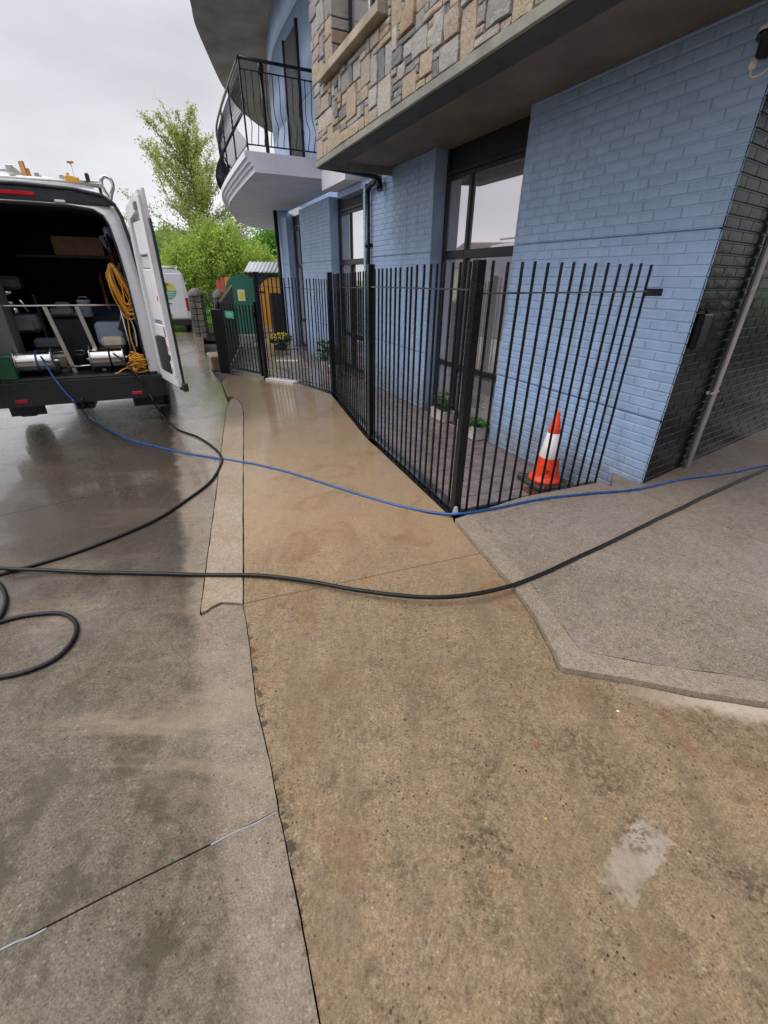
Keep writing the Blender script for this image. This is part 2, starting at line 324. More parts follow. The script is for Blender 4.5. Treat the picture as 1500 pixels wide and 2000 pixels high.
M_bluebox = simple('pale_blue_plastic', (0.30, 0.38, 0.48), 0.5, var=0.2)
M_navy = simple('navy_cloth', (0.02, 0.03, 0.075), 0.8, var=0.3)
M_dry = simple('dry_leaf', (0.50, 0.33, 0.14), 0.7, var=0.3)
M_redleaf = simple('red_leaf', (0.38, 0.04, 0.015), 0.5, var=0.3)
M_pale = simple('pale_render_house', (0.56, 0.50, 0.42), 0.8, var=0.1, scale=1)
M_roof = simple('brown_roof_tile', (0.10, 0.07, 0.055), 0.8, var=0.3, scale=3)
M_purple = simple('dark_purple_cloth', (0.05, 0.02, 0.05), 0.8, var=0.4)
M_cream = simple('cream_canister', (0.58, 0.52, 0.42), 0.45, var=0.15)

def glass_mat(name, base, metal, rough=0.025):
    mt, nt, b = new_mat(name)
    setp(b, Metallic=metal, Roughness=rough, IOR=1.6)
    b.inputs['Base Color'].default_value = (*base, 1)
    bump(nt, b, tex_noise(nt, 0.9, 2, 0.4), 0.03, 0.01)
    return mt
M_glass = glass_mat('reflective_glass', (0.70, 0.67, 0.70), 0.80)
M_glassb = glass_mat('reflective_glass_bright', (0.78, 0.78, 0.82), 0.85)

def leaf_mat(name, c1, c2, c3):
    mt, nt, b = new_mat(name)
    g = nt.nodes.new('ShaderNodeNewGeometry')
    n = tex_noise(nt, 0.9, 4, 0.6, vec=g.outputs['Position'])
    c = mixc(nt, maprange(nt, n, 0.35, 0.65, 0, 1), c1, c2)
    c = mixc(nt, maprange(nt, g.outputs['Random Per Island'], 0, 1, 0, 0.7), c, c3)
    nt.links.new(c, b.inputs['Base Color']); b.inputs['Roughness'].default_value = 0.55
    tr = nt.nodes.new('ShaderNodeBsdfTranslucent'); nt.links.new(c, tr.inputs['Color'])
    mx = nt.nodes.new('ShaderNodeMixShader'); mx.inputs[0].default_value = 0.45
    nt.links.new(b.outputs[0], mx.inputs[1]); nt.links.new(tr.outputs[0], mx.inputs[2])
    nt.links.new(mx.outputs[0], nt.nodes['Material Output'].inputs['Surface'])
    return mt
M_crown1 = leaf_mat('fresh_leaves', (0.40, 0.47, 0.12), (0.48, 0.55, 0.17), (0.24, 0.33, 0.08))
M_crown2 = leaf_mat('willow_leaves', (0.40, 0.53, 0.08), (0.50, 0.60, 0.12), (0.20, 0.33, 0.05))
M_crown3 = leaf_mat('mid_green_leaves', (0.17, 0.38, 0.05), (0.28, 0.52, 0.08), (0.09, 0.23, 0.04))

def stone_mat(name, c1, c2, spot):
    mt, nt, b = new_mat(name)
    oi = nt.nodes.new('ShaderNodeObjectInfo')
    n = tex_noise(nt, 6, 6, 0.65, dist=0.6); n2 = tex_noise(nt, 17, 5, 0.7); n3 = tex_noise(nt, 90, 3, 0.7)
    c = mixc(nt, maprange(nt, n, 0.3, 0.7, 0, 1), c1, c2)
    c = mixc(nt, maprange(nt, n2, 0.55, 0.72, 0, 0.7), c, spot)
    c = mixc(nt, maprange(nt, n3, 0.3, 0.7, 0.0, 0.35), c, (0.05, 0.045, 0.04))
    nt.links.new(c, b.inputs['Base Color']); b.inputs['Roughness'].default_value = 0.75
    h = mathn(nt, 'ADD', n2, mathn(nt, 'MULTIPLY', n3, 0.3)); bump(nt, b, h, 1.0, 0.03)
    return mt
STONES = [stone_mat('buff_stone', (0.47, 0.375, 0.26), (0.56, 0.465, 0.345), (0.38, 0.26, 0.16)),
          stone_mat('grey_stone', (0.30, 0.29, 0.28), (0.40, 0.385, 0.37), (0.20, 0.195, 0.19)),
          stone_mat('pinkish_stone', (0.47, 0.39, 0.32), (0.50, 0.40, 0.32), (0.36, 0.22, 0.14)),
          stone_mat('cream_stone', (0.53, 0.49, 0.42), (0.60, 0.56, 0.49), (0.40, 0.35, 0.28)),
          stone_mat('dark_slate_stone', (0.17, 0.175, 0.18), (0.28, 0.275, 0.27), (0.34, 0.31, 0.27)),
          stone_mat('orange_stone', (0.45, 0.33, 0.21), (0.44, 0.30, 0.19), (0.40, 0.22, 0.10)),
          stone_mat('pale_grey_stone', (0.43, 0.41, 0.385), (0.50, 0.475, 0.45), (0.34, 0.30, 0.26))]

# ------------------------------------------------------------------ object helpers
def empty(name, loc=(0, 0, 0), rz=0.0, label=None, cat=None, group=None, parent=None):
    o = bpy.data.objects.new(name, None); COL.objects.link(o); o.location = loc; o.rotation_euler = (0, 0, rz)
    o.empty_display_size = 0.1
    if label: o['label'] = label
    if cat: o['category'] = cat
    if group: o['group'] = group
    if parent: o.parent = parent
    return o
def tag(o, label=None, cat=None, group=None, kind=None):
    if label: o['label'] = label
    if cat: o['category'] = cat
    if group: o['group'] = group
    if kind: o['kind'] = kind
    return o
def link_mesh(name, me, parent=None, loc=(0, 0, 0), rot=(0, 0, 0)):
    o = bpy.data.objects.new(name, me); COL.objects.link(o); o.location = loc; o.rotation_euler = rot
    if parent: o.parent = parent
    return o

class MB:
    def __init__(s): s.v = []; s.f = []; s.mi = []; s.sm = []; s.m = 0
    def quadface(s, pts, smooth=False):
        b = len(s.v); s.v += [tuple(p) for p in pts]; s.f.append(tuple(range(b, b + len(pts)))); s.mi.append(s.m); s.sm.append(smooth)
    def box(s, x0, x1, y0, y1, z0, z1, bev=0.0):
        if x0 > x1: x0, x1 = x1, x0
        if y0 > y1: y0, y1 = y1, y0
        if z0 > z1: z0, z1 = z1, z0
        return s.obox(((x0 + x1) / 2, (y0 + y1) / 2, (z0 + z1) / 2), ((x1 - x0) / 2, (y1 - y0) / 2, (z1 - z0) / 2), None, bev)
    def obox(s, c, h, R=None, bev=0.0):
        """box by centre, half sizes, rotation; chamfered when bev>0"""
        c = Vector(c); R = R or Matrix.Identity(3)
        bev = min(bev, min(h) * 0.9)
        if bev <= 0:
            b = len(s.v)
            for sx in (-1, 1):
                for sy in (-1, 1):
                    for sz in (-1, 1): s.v.append(tuple(c + R @ Vector((sx * h[0], sy * h[1], sz * h[2]))))
            for f in ((0, 1, 3, 2), (4, 6, 7, 5), (0, 4, 5, 1), (2, 3, 7, 6), (0, 2, 6, 4), (1, 5, 7, 3)):
                s.f.append(tuple(b + i for i in f)); s.mi.append(s.m); s.sm.append(False)
            return
        idx = {}
        for sx in (-1, 1):
            for sy in (-1, 1):
                for sz in (-1, 1):
                    for ax in range(3):
                        p = [sx * (h[0] - bev), sy * (h[1] - bev), sz * (h[2] - bev)]
                        p[ax] = (sx, sy, sz)[ax] * h[ax]
                        idx[(sx, sy, sz, ax)] = len(s.v); s.v.append(tuple(c + R @ Vector(p)))
        def add(t): s.f.append(tuple(t)); s.mi.append(s.m); s.sm.append(False)
        for ax in range(3):
            o1, o2 = [a for a in range(3) if a != ax]
            for sg in (-1, 1):
                cyc = [(-1, -1), (1, -1), (1, 1), (-1, 1)]
                if (sg < 0) != (ax == 1): cyc = cyc[::-1]
                t = []
                for a, b_ in cyc:
                    k = [0, 0, 0]; k[ax] = sg; k[o1] = a; k[o2] = b_; t.append(idx[(*k, ax)])
                add(t)
        for ax in range(3):          # edges along ax
            o1, o2 = [a for a in range(3) if a != ax]
            for a in (-1, 1):
                for b_ in (-1, 1):
                    k0 = [0, 0, 0]; k1 = [0, 0, 0]; k0[ax] = -1; k1[ax] = 1
                    for k in (k0, k1): k[o1] = a; k[o2] = b_
                    t = [idx[(*k0, o1)], idx[(*k1, o1)], idx[(*k1, o2)], idx[(*k0, o2)]]
                    if a * b_ * (1 if ax != 1 else -1) > 0: t = t[::-1]
                    add(t)
        for sx in (-1, 1):
            for sy in (-1, 1):
                for sz in (-1, 1):
                    t = [idx[(sx, sy, sz, a)] for a in range(3)]
                    if sx * sy * sz < 0: t = t[::-1]
                    add(t)
    def bar(s, p, q, w, t=None, up=(0, 0, 1), bev=0.0):
        """rectangular bar from p to q, width w across, thickness t"""
        p, q = Vector(p), Vector(q); t = t or w
        X = (q - p); L = X.length; X = X / L; U = Vector(up)
        if abs(X.dot(U)) > 0.98: U = Vector((1, 0, 0))
        Y = U.cross(X).normalized(); Z = X.cross(Y)
        R = Matrix((X, Y, Z)).transposed()
        s.obox((p + q) / 2, (L / 2, w / 2, t / 2), R, bev)
    def tube(s, pts, r, seg=8, smooth=True, cap=True, closed=False):
        pts = [Vector(p) for p in pts]; n = len(pts)
        rr = r if isinstance(r, (list, tuple)) else [r] * n
        base = len(s.v); N = None
        for i, p in enumerate(pts):
            if closed: T = (pts[(i + 1) % n] - pts[i - 1]).normalized()
            else: T = (pts[min(i + 1, n - 1)] - pts[max(i - 1, 0)]).normalized()
            if N is None:
                N = T.orthogonal().normalized()
            else:
                N = (N - T * N.dot(T));
                N = N.normalized() if N.length > 1e-6 else T.orthogonal().normalized()
            B = T.cross(N)
            for k in range(seg):
                a = 2 * math.pi * k / seg
                s.v.append(tuple(p + (N * math.cos(a) + B * math.sin(a)) * rr[i]))
        for i in range(n if closed else n - 1):
            j = (i + 1) % n
            for k in range(seg):
                k2 = (k + 1) % seg
                s.f.append((base + i * seg + k, base + i * seg + k2, base + j * seg + k2, base + j * seg + k)); s.mi.append(s.m); s.sm.append(smooth)
        if cap and not closed:
            s.f.append(tuple(base + k for k in range(seg))[::-1]); s.mi.append(s.m); s.sm.append(False)
            s.f.append(tuple(base + (n - 1) * seg + k for k in range(seg))); s.mi.append(s.m); s.sm.append(False)
    def lathe(s, prof, c=(0, 0, 0), seg=24, axis='Z', smooth=True):
        base = len(s.v); c = Vector(c)
        for r, z in prof:
            for k in range(seg):
                a = 2 * math.pi * k / seg; x, y = r * math.cos(a), r * math.sin(a)
                p = (x, y, z) if axis == 'Z' else ((z, x, y) if axis == 'X' else (y, z, x))
                s.v.append(tuple(c + Vector(p)))
        for i in range(len(prof) - 1):
            for k in range(seg):
                k2 = (k + 1) % seg
                s.f.append((base + i * seg + k, base + i * seg + k2, base + (i + 1) * seg + k2, base + (i + 1) * seg + k)); s.mi.append(s.m); s.sm.append(smooth)
    def prism(s, poly, z0, z1, smooth_side=False):
        """plan polygon (x,y) extruded in z (z0,z1 numbers)"""
        b = len(s.v); n = len(poly)
        s.v += [(p[0], p[1], z0) for p in poly] + [(p[0], p[1], z1) for p in poly]
        s.f.append(tuple(b + i for i in range(n))[::-1]); s.f.append(tuple(b + n + i for i in range(n))); s.mi += [s.m] * 2; s.sm += [False] * 2
        for i in range(n):
            j = (i + 1) % n; s.f.append((b + i, b + j, b + n + j, b + n + i)); s.mi.append(s.m); s.sm.append(smooth_side)
    def vprism(s, poly, o, ax, ay, az, d0, d1):
        """polygon (a,b) in the plane o + a*ax + b*ay, extruded along az"""
        o, ax, ay, az = Vector(o), Vector(ax), Vector(ay), Vector(az); b = len(s.v); n = len(poly)
        s.v += [tuple(o + ax * p[0] + ay * p[1] + az * d0) for p in poly] + [tuple(o + ax * p[0] + ay * p[1] + az * d1) for p in poly]
        s.f.append(tuple(b + i for i in range(n))[::-1]); s.f.append(tuple(b + n + i for i in range(n))); s.mi += [s.m] * 2; s.sm += [False] * 2
        for i in range(n):
            j = (i + 1) % n; s.f.append((b + i, b + j, b + n + j, b + n + i)); s.mi.append(s.m); s.sm.append(False)
    def mesh(s, name, mats, fix=True):
        me = bpy.data.meshes.new(name); me.from_pydata(s.v, [], s.f)
        for mt in (mats if isinstance(mats, (list, tuple)) else [mats]): me.materials.append(mt)
        me.polygons.foreach_set('material_index', s.mi); me.polygons.foreach_set('use_smooth', s.sm)
        if fix:
            bm = bmesh.new(); bm.from_mesh(me); bmesh.ops.recalc_face_normals(bm, faces=bm.faces); bm.to_mesh(me); bm.free()
        me.update(); return me
    def build(s, name, mats, parent=None, loc=(0, 0, 0), rot=(0, 0, 0)):
        return link_mesh(name, s.mesh(name, mats), parent, loc, rot)

def spline(pts, n=8):
    P = [Vector(p) for p in pts]; out = []
    for i in range(len(P) - 1):
        p0, p1, p2, p3 = P[max(i - 1, 0)], P[i], P[i + 1], P[min(i + 2, len(P) - 1)]
        for k in range(n):
            t = k / n
            out.append(0.5 * ((2 * p1) + (p2 - p0) * t + (2 * p0 - 5 * p1 + 4 * p2 - p3) * t * t + (3 * p1 - p0 - 3 * p2 + p3) * t ** 3))
    out.append(P[-1]); return out

# ------------------------------------------------------------------ the ground
def jitter_edge(pts, step=0.035, amp=0.0018, closed=True, maxd=8):
    out = []; n = len(pts)
    for i in range(n if closed else n - 1):
        a = Vector(pts[i][:2]); b = Vector(pts[(i + 1) % n][:2]); L = (b - a).length
        near = min(a.length, b.length) < maxd
        k = max(1, int(L / step)) if near and L < 6 else 1
        T = (b - a).normalized(); N = Vector((-T.y, T.x))
        for j in range(k):
            p = a.lerp(b, j / k)
            if j: p = p + N * (mnoise.noise(Vector((p.x * 7, p.y * 7, 0))) * amp * 1.6 + random.uniform(-amp, amp) * 0.5)
            out.append((p.x, p.y))
    return out
def slab_piece(name, poly, dz, mat, parent, thick=0.42, cuts=(), flat=None):
    """poly in plan; cuts = [(point, normal, gap)] keep list handled by caller"""
    bm = bmesh.new(); vs = [bm.verts.new((p[0], p[1], 0)) for p in poly]
    for tri in tessellate_polygon([[Vector((p[0], p[1], 0)) for p in poly]]):
        if len(set(tri)) == 3:
            try: bm.faces.new([vs[i] for i in tri])
            except ValueError: pass
    def bis(co, no, clear=False):
        bmesh.ops.bisect_plane(bm, geom=bm.verts[:] + bm.edges[:] + bm.faces[:], plane_co=co, plane_no=no, clear_outer=clear, dist=1e-5)
    for co, no in cuts: bis((co[0], co[1], 0), (no[0], no[1], 0), True)
    if not bm.faces: bm.free(); return None
    if flat is None:
        bis((-0.8, 0, 0), (1, 0, 0)); bis((-6.0, 0, 0), (1, 0, 0)); bis((0, 4.5, 0), (0, 1, 0))
    for f in bm.faces:
        f.normal_update()
        if f.normal.z < 0: f.normal_flip()
    be = [e for e in bm.edges if e.is_boundary]
    r = bmesh.ops.extrude_edge_only(bm, edges=be)
    nv = {v for v in r['geom'] if isinstance(v, bmesh.types.BMVert)}
    for v in bm.verts:
        z = (gz(v.co.x, v.co.y) if flat is None else flat) + dz
        v.co.z = z - (thick if v in nv else 0)
    me = bpy.data.meshes.new(name); bm.to_mesh(me); bm.free(); me.materials.append(mat)
    o = link_mesh(name, me, parent); return o
def cut_lines(name, poly, dz, mat, parent, lines, gap=0.008, **k):
    """split poly by successive roughly parallel lines [(a,b)], ordered near->far; pieces between them"""
    L = []
    for a, b in lines:
        a, b = Vector(a[:2]), Vector(b[:2]); T = (b - a).normalized(); N = Vector((-T.y, T.x))
        if N.y < 0: N = -N
        L.append((a, N))
    for i in range(len(L) + 1):
        cs = []
        if i > 0: a, N = L[i - 1]; cs.append((a + N * gap / 2, -N))
        if i < len(L): a, N = L[i]; cs.append((a - N * gap / 2, N))
        slab_piece(name, poly, dz, mat, parent, cuts=cs, **k)

base = MB()      # earth below everything, out to the horizon, following the fall of the yard
xs = [-400, -60, -30, -12, -6.0, -3, -0.8, 2, 8, 30, 60, 400]; ys = [-60, -10, 0, 4.5, 12, 24, 40, 120, 600]
def far_gz(x, y): return gz(x, min(y, 22)) - (0.5 if y < 30 else 0.06)
nx = len(xs)
for y in ys:
    for x in xs: base.v.append((x, y, far_gz(x, y)))
for j in range(len(ys) - 1):
    for i in range(nx - 1):
        base.f.append((j * nx + i, j * nx + i + 1, (j + 1) * nx + i + 1, (j + 1) * nx + i))
        base.mi.append(1 if ys[j] >= 24 else 0); base.sm.append(False)
ground = base.build('ground', [M_soil, M_grass]); tag(ground, kind='structure')

pavement = empty('pavement'); tag(pavement, 'wet concrete yard, kerb strip and beige footpath beside the blue building', kind='structure')
def G2(l, dz=0.0): return [gp(x, y, dz)[:2] for x, y in l]
crack = G2([(640, 2060), (625, 2000), (600, 1860), (575, 1730), (545, 1590), (530, 1500), (500, 1375), (487, 1255), (475, 1183)])
kerbL = G2([(393, 1197), (405, 1100), (425, 950), (443, 800), (447, 787)])
kerbR = G2([(474, 1180), (474, 1000), (475, 850), (475, 805), (470, 788), (458, 778)])
def offs(pl, d):
    out = []
    for i, p in enumerate(pl):
        a = Vector(pl[max(i - 1, 0)]); b = Vector(pl[min(i + 1, len(pl) - 1)]); T = (b - a).normalized(); N = Vector((-T.y, T.x))
        q = Vector(p) + N * d; out.append((q.x, q.y))
    return out
# yard slabs, left of the crack and the kerb strip
yard_poly = [(-0.05, -3.0)] + offs(crack, 0.0022) + G2([(455, 1182), (434, 1181), (416, 1189), (404, 1198), (392, 1203)]) + offs(kerbL, 0.008) + G2([(430, 745), (415, 728), (400, 690), (396, 655)]) + [(-8.2, 20.5), (-30, 21.5), (-30, -3)]
yl = [(gp(0, 1857), gp(545, 1583)), (gp(20, 1003), gp(380, 925)), (gp(0, 838), gp(445, 795)), ((-3.6, 10.3), (-9, 10.9)), ((-4, 15), (-9, 15.6))]
cut_lines('concrete_slab', jitter_edge(yard_poly), 0.0, M_yard, pavement, yl, 0.006)
# kerb strip
kerb_poly = kerbL + G2([(452, 780)]) + kerbR[::-1] + G2([(455, 1178), (433, 1177), (415, 1185), (403, 1194)])
slab_piece('kerb_strip', jitter_edge(kerb_poly, 0.08, 0.003), 0.006, M_kerb, pavement)
# footpath
fl = [(0.555, 3.01), (-0.16, 4.85), (-0.84, 7.2), (-1.5, 8.15), (-2.35, 8.8), (-3.37, 9.6)]
outer_px = [(889, 1013.5), (940, 1073), (997, 1136), (1045, 1199), (1084, 1273), (1093, 1296), (1101, 1304), (1240, 1327), (1370, 1353), (1500, 1372)]
outer = [hp(x, y, 0.035)[:2] for x, y in outer_px]
path_poly = ([(-0.04, -3.0)] + offs(crack, -0.0022) + offs(kerbR, -0.009) + G2([(454, 775.5), (443.5, 774.5), (433, 747)]) + [(-3.30, 9.45), (-2.33, 8.72), (-1.52, 8.08), (-0.90, 7.18), (-0.22, 4.83), (0.50, 2.98)]
             + [hp(884, 1012, 0)[:2]] + offs(outer, -0.006) + [(3.0, 0.95), (9, 0.2), (9, -3)])
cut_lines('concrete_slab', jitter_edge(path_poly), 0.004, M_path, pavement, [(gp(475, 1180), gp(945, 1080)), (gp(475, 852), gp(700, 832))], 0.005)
# grey sealant in the near joint
for a, b in (((412, 1650), (543, 1585)), ((0, 1856), (92, 1813))):
    A_, B_ = Vector(gp(*a)), Vector(gp(*b)); s_ = MB(); s_.tube(spline([A_, A_.lerp(B_, .33) + Vector((.002, .003, 0)), A_.lerp(B_, .66) - Vector((.001, .003, 0)), B_], 5), 0.0034, 6); s_.build('joint_sealant', M_tar, pavement)

# raised apron in front of the black wall
CORNER = (2.280, 3.534)
dA = np.array([-0.42526, 0.90507]); nA = np.array([0.90507, 0.42526]); dB = np.array([0.8153, 0.57904])
apron = empty('driveway_apron'); tag(apron, 'raised grey concrete apron with a smooth trowelled border', kind='structure')
inner = [hp(x, y, 0.035)[:2] for x, y in [(931, 1017), (980, 1073), (1036, 1137), (1090, 1212), (1128, 1262), (1140, 1272), (1283, 1299), (1426, 1318), (1500, 1331)]]
ext_out = [(2.6, 1.10), (9, 0.55)]; ext_in = [(2.6, 1.20), (9, 0.65)]
fr_line = [hp(x, y, 0.035)[:2] for x, y in [(1175, 941), (1020, 971)]]
wallpt = [(CORNER[0] + dB[0] * t, CORNER[1] + dB[1] * t) for t in (-0.02, 8.0)]
# border strip ring: outer edge then back along inner edge, including the strip by the fence
fence_in = [hp(x, y, 0.035)[:2] for x, y in [(1195, 951), (1030, 987)]]
ring = [fr_line[0], fr_line[1]] + outer + ext_out + ext_in[::-1] + inner[::-1] + [fence_in[1], fence_in[0]]
slab_piece('apron_border', jitter_edge(ring, 0.07, 0.002), 0.035, M_border, apron, thick=0.4, flat=0)
inner_poly = offs([fence_in[0], fence_in[1]] + inner + ext_in, -0.0015) + [(9, 8.5), wallpt[1], wallpt[0]]
inner_poly = [fence_in[0]] + inner_poly[1:] 
wa = (CORNER[0] + dA[0] * 0.30 - nA[0] * 0.0, CORNER[1] + dA[1] * 0.30)
inner_poly += [wa]
cut_lines('concrete_slab', jitter_edge(inner_poly, 0.1, 0.002), 0.035, M_apron, apron, [(hp(1240, 957, .035), hp(1500, 1062, .035))], 0.010, thick=0.4, flat=0)

# sunken tiled strip between railing and wall
tiles = empty('tiled_floor'); tag(tiles, 'sunken strip of wet dark brown floor tiles between railing and blue wall', kind='structure')
TZ = -0.25
def LW(s, o): return (CORNER[0] + dA[0] * s - nA[0] * o, CORNER[1] + dA[1] * s - nA[1] * o)
def LWz(s, o, z): a = LW(s, o); return (a[0], a[1], z)
fb = [LW(-0.3, 0), (0.62, 2.96), (-0.10, 4.87), (-0.78, 7.2), (-1.45, 8.1), (-2.3, 8.75), (-3.3, 9.5)]
bed = MB(); bed.prism([fb[0]] + fb[1:] + [LW(11.5, 2.2), LW(20, 0.5), LW(20, -1.5), LW(12.5, -0.05)], TZ - 0.2, TZ - 0.007)
bed.build('screed', M_pale_grout, tiles)
kb = MB()
for i in range(1, len(fb) - 2):
    a, b = Vector((*fb[i], -0.1)), Vector((*fb[i + 1], -0.1)); kb.bar(a + Vector((.02, .01, gz(a.x, a.y) - .13)), b + Vector((.02, .01, gz(b.x, b.y) - .13)), 0.08, 0.44)
a, b = Vector((0.62, 3.0, -.13)), Vector((1.92, 3.66, -.13)); kb.bar(a, b, 0.05, 0.26)
kb.build('upstand_kerb', M_conebase, tiles)
def inpoly(p, poly):
    c = False; n = len(poly); j = n - 1
    for i in range(n):
        if ((poly[i][1] > p[1]) != (poly[j][1] > p[1])) and p[0] < (poly[j][0] - poly[i][0]) * (p[1] - poly[i][1]) / (poly[j][1] - poly[i][1]) + poly[i][0]: c = not c
        j = i
    return c
TS = 0.33
tb = MB(); tb.obox((0, 0, -0.008), (TS / 2 - 0.004, TS / 2 - 0.004, 0.008), None, 0.002); t_me = tb.mesh('tile', M_tile); t_me2 = t_me.copy(); t_me2.materials[0] = M_tilered
ta = math.radians(109.4); tx = Vector((math.cos(ta), math.sin(ta))); ty = Vector((-math.sin(ta), math.cos(ta)))
o0 = Vector(hp(950, 908, TZ)[:2]); reg = [LW(-0.2, 0), (0.6, 3.0), (-0.12, 4.87), (-0.8, 7.2), LW(5.6, 0.9), LW(5.6, 0)]
reg = [LW(-0.2, -.1), (0.45, 2.9), (-0.2, 4.87), (-0.9, 7.2), (-1.5, 8.1), (-2.4, 8.75), LW(10, 1.5), LW(13, 0), LW(13, -.1)]
cnt = 0; rest = MB()
red_at = Vector(hp(1062, 972, TZ)[:2])
for i in range(-14, 40):
    for j in range(-14, 14):
        p = o0 + tx * (i + .5) * TS + ty * (j + .5) * TS
        loc2 = Vector((p.x - CORNER[0], p.y - CORNER[1])); o_ = -(loc2.x * nA[0] + loc2.y * nA[1])
        if not inpoly((p.x, p.y), reg) or o_ < -0.06: continue
        me_ = t_me2 if (p - red_at).length < 0.17 else t_me
        if p.length < 9.5:
            ob = link_mesh('tile', me_, tiles, (p.x, p.y, TZ + random.uniform(-.001, .001)), (random.uniform(-.004, .004), random.uniform(-.004, .004), ta)); cnt += 1
        else:
            R = Matrix.Rotation(ta, 3, 'Z'); rest.obox((p.x, p.y, TZ - .008), (TS / 2 - .003, TS / 2 - .003, .008), R)
o = rest.build('far_tiles', M_tile, tiles); tag(o, kind='stuff')

# ------------------------------------------------------------------ the building, local frame (s along the blue wall, o outwards, z)
BTH = math.atan2(dA[1], dA[0])
bld = empty('building', (CORNER[0], CORNER[1], 0), BTH, 'blue painted brick building with a stone clad upper storey, black end wall and curved balconies', 'building')
ZB, ZS = -0.45, 3.10
CH = 0.075
# brick meshes: painted brick face, four chamfers, slightly uneven
def brick_mesh(name, L, Hh, mat, seed, dep=0.007):
    r = random.Random(seed); mb = MB(); w, h = L / 2 - 0.0014, Hh / 2 - 0.0042
    o = [(-w, -dep, -h), (w, -dep, -h), (w, -dep, h), (-w, -dep, h)]
    c = 0.0055; e = 0.0038; i_ = [(-w + e, r.uniform(-.0022, .0008), -h + c * 1.1), (w - e, r.uniform(-.0022, .0008), -h + c * 1.1), (w - e, r.uniform(-.0022, .0008), h - c), (-w + e, r.uniform(-.0022, .0008), h - c)]
    mid = (0, r.uniform(-.0004, .0002), 0)
    mb.v = o + i_ + [mid]; mb.f = [(0, 1, 5, 4), (1, 2, 6, 5), (2, 3, 7, 6), (3, 0, 4, 7), (4, 5, 8), (5, 6, 8), (6, 7, 8), (7, 4, 8)]
    mb.f = [tuple(reversed(f)) for f in mb.f]
    mb.mi = [0] * 8; mb.sm = [False] * 8
    return mb.mesh(name, mat, fix=False)
def clip_brick(mb, x0, x1, z0, z1, dep=0.007, r=random):
    w0, w1, h0, h1 = x0 + .0022, x1 - .0022, z0 + .0042, z1 - .0042
    if w1 - w0 < 0.02: return
    c = 0.0055; b = len(mb.v)
    mb.v += [(w0, -dep, h0), (w1, -dep, h0), (w1, -dep, h1), (w0, -dep, h1)]
    y = r.uniform(-.0015, .001)
    mb.v += [(w0 + c, y, h0 + c), (w1 - c, y, h0 + c), (w1 - c, y, h1 - c), (w0 + c, y, h1 - c)]
    for f in ((0, 1, 5, 4), (1, 2, 6, 5), (2, 3, 7, 6), (3, 0, 4, 7), (4, 5, 6, 7)):
        mb.f.append(tuple(b + i for i in reversed(f))); mb.mi.append(mb.m); mb.sm.append(False)
def brick_wall(parent, x0, x1, z0, z1, mat, quota, tow, bl=0.225, phase=0.0, grooves=(8, 26)):
    """returns list of (dist, kind) bricks; the nearest `quota` become single objects under parent"""
    cells = []
    k0 = int(math.floor(z0 / CH)); k1 = int(math.ceil(z1 / CH))
    for k in range(k0, k1):
        zb, zt = k * CH, (k + 1) * CH
        if k in grooves: zb += 0.007
        if (k + 1) in grooves: zt -= 0.007
        zb = max(zb, z0); zt = min(zt, z1)
        if zt - zb < 0.02: continue
        x = x0 - bl + ((k % 2) * bl / 2 + phase) % bl
        while x < x1:
            a, b = max(x, x0), min(x + bl, x1)
            if b - a > 0.02:
                cen = tow(((a + b) / 2, 0, (zb + zt) / 2)); q = proj(cen)
                vis = q[2] > 0.1 and -30 < q[0] < 1530 and -30 < q[1] < 2030
                cells.append((q[2] if vis else 99, a, b, zb, zt))
            x += bl
    cells.sort(key=lambda c: c[0])
    cache = {}; rest = MB()
    for n_, (d, a, b, zb, zt) in enumerate(cells):
        if n_ < quota and d < 90:
            key = (round(b - a, 3), round(zt - zb, 3), random.randrange(4))
            if key not in cache: cache[key] = brick_mesh('brick', b - a, zt - zb, mat, random.random())
            link_mesh('brick', cache[key], parent, ((a + b) / 2, 0, (zb + zt) / 2))
        else: clip_brick(rest, a, b, zb, zt)
    if rest.v:
        o = link_mesh('far_bricks', rest.mesh('far_bricks', mat, fix=False), parent); tag(o, kind='stuff')
MIT = 1.22
def mbox(mb, x0, x1, d0, d1, z0, z1, side):
    """box whose end at the building corner (x=0) is cut along the other wall's face"""
    if side == 'A' and x0 <= 0.01: mb.prism([(x0 - d0 * MIT * (1) , d0), (x1, d0), (x1, d1), (x0 - d1 * MIT, d1)], z0, z1)
    elif side == 'B' and x1 >= -0.01: mb.prism([(x0, d0), (x1 + d0 * MIT, d0), (x1 + d1 * MIT, d1), (x0, d1)], z0, z1)
    else: mb.box(x0, x1, d0, d1, z0, z1)
def backing(mb, x0, x1, z0, z1, depth, proud=-0.007, side=''):
    """wall core with recessed shadow grooves at two courses"""
    zz = [z0]
    for k in (8, 26):
        if z0 < k * CH < z1: zz += [k * CH - 0.006, k * CH + 0.006]
    zz.append(z1)
    for i in range(0, len(zz) - 1, 2): mbox(mb, x0, x1, -depth, proud, zz[i], zz[i + 1], side)
    if len(zz) > 2: mbox(mb, x0 + (.002 if x0 else .004), x1 - .002, -depth + .002, -0.03, z0 + .002, z1 - .002, '')if x0 else mb.prism([(.042, -.03), (x1 - .002, -.03), (x1 - .002, -depth + .002), (.345, -depth + .002)], z0 + .002, z1 - .002)
bldM = Matrix.Translation((CORNER[0], CORNER[1], 0)) @ Matrix.Rotation(BTH, 4, 'Z')
def towA(p): return tuple(bldM @ Vector(p))
piers = [(0.0, 2.17, 190), (3.95, 6.40, 0), (8.25, 10.60, 0), (11.98, 12.62, 0)]
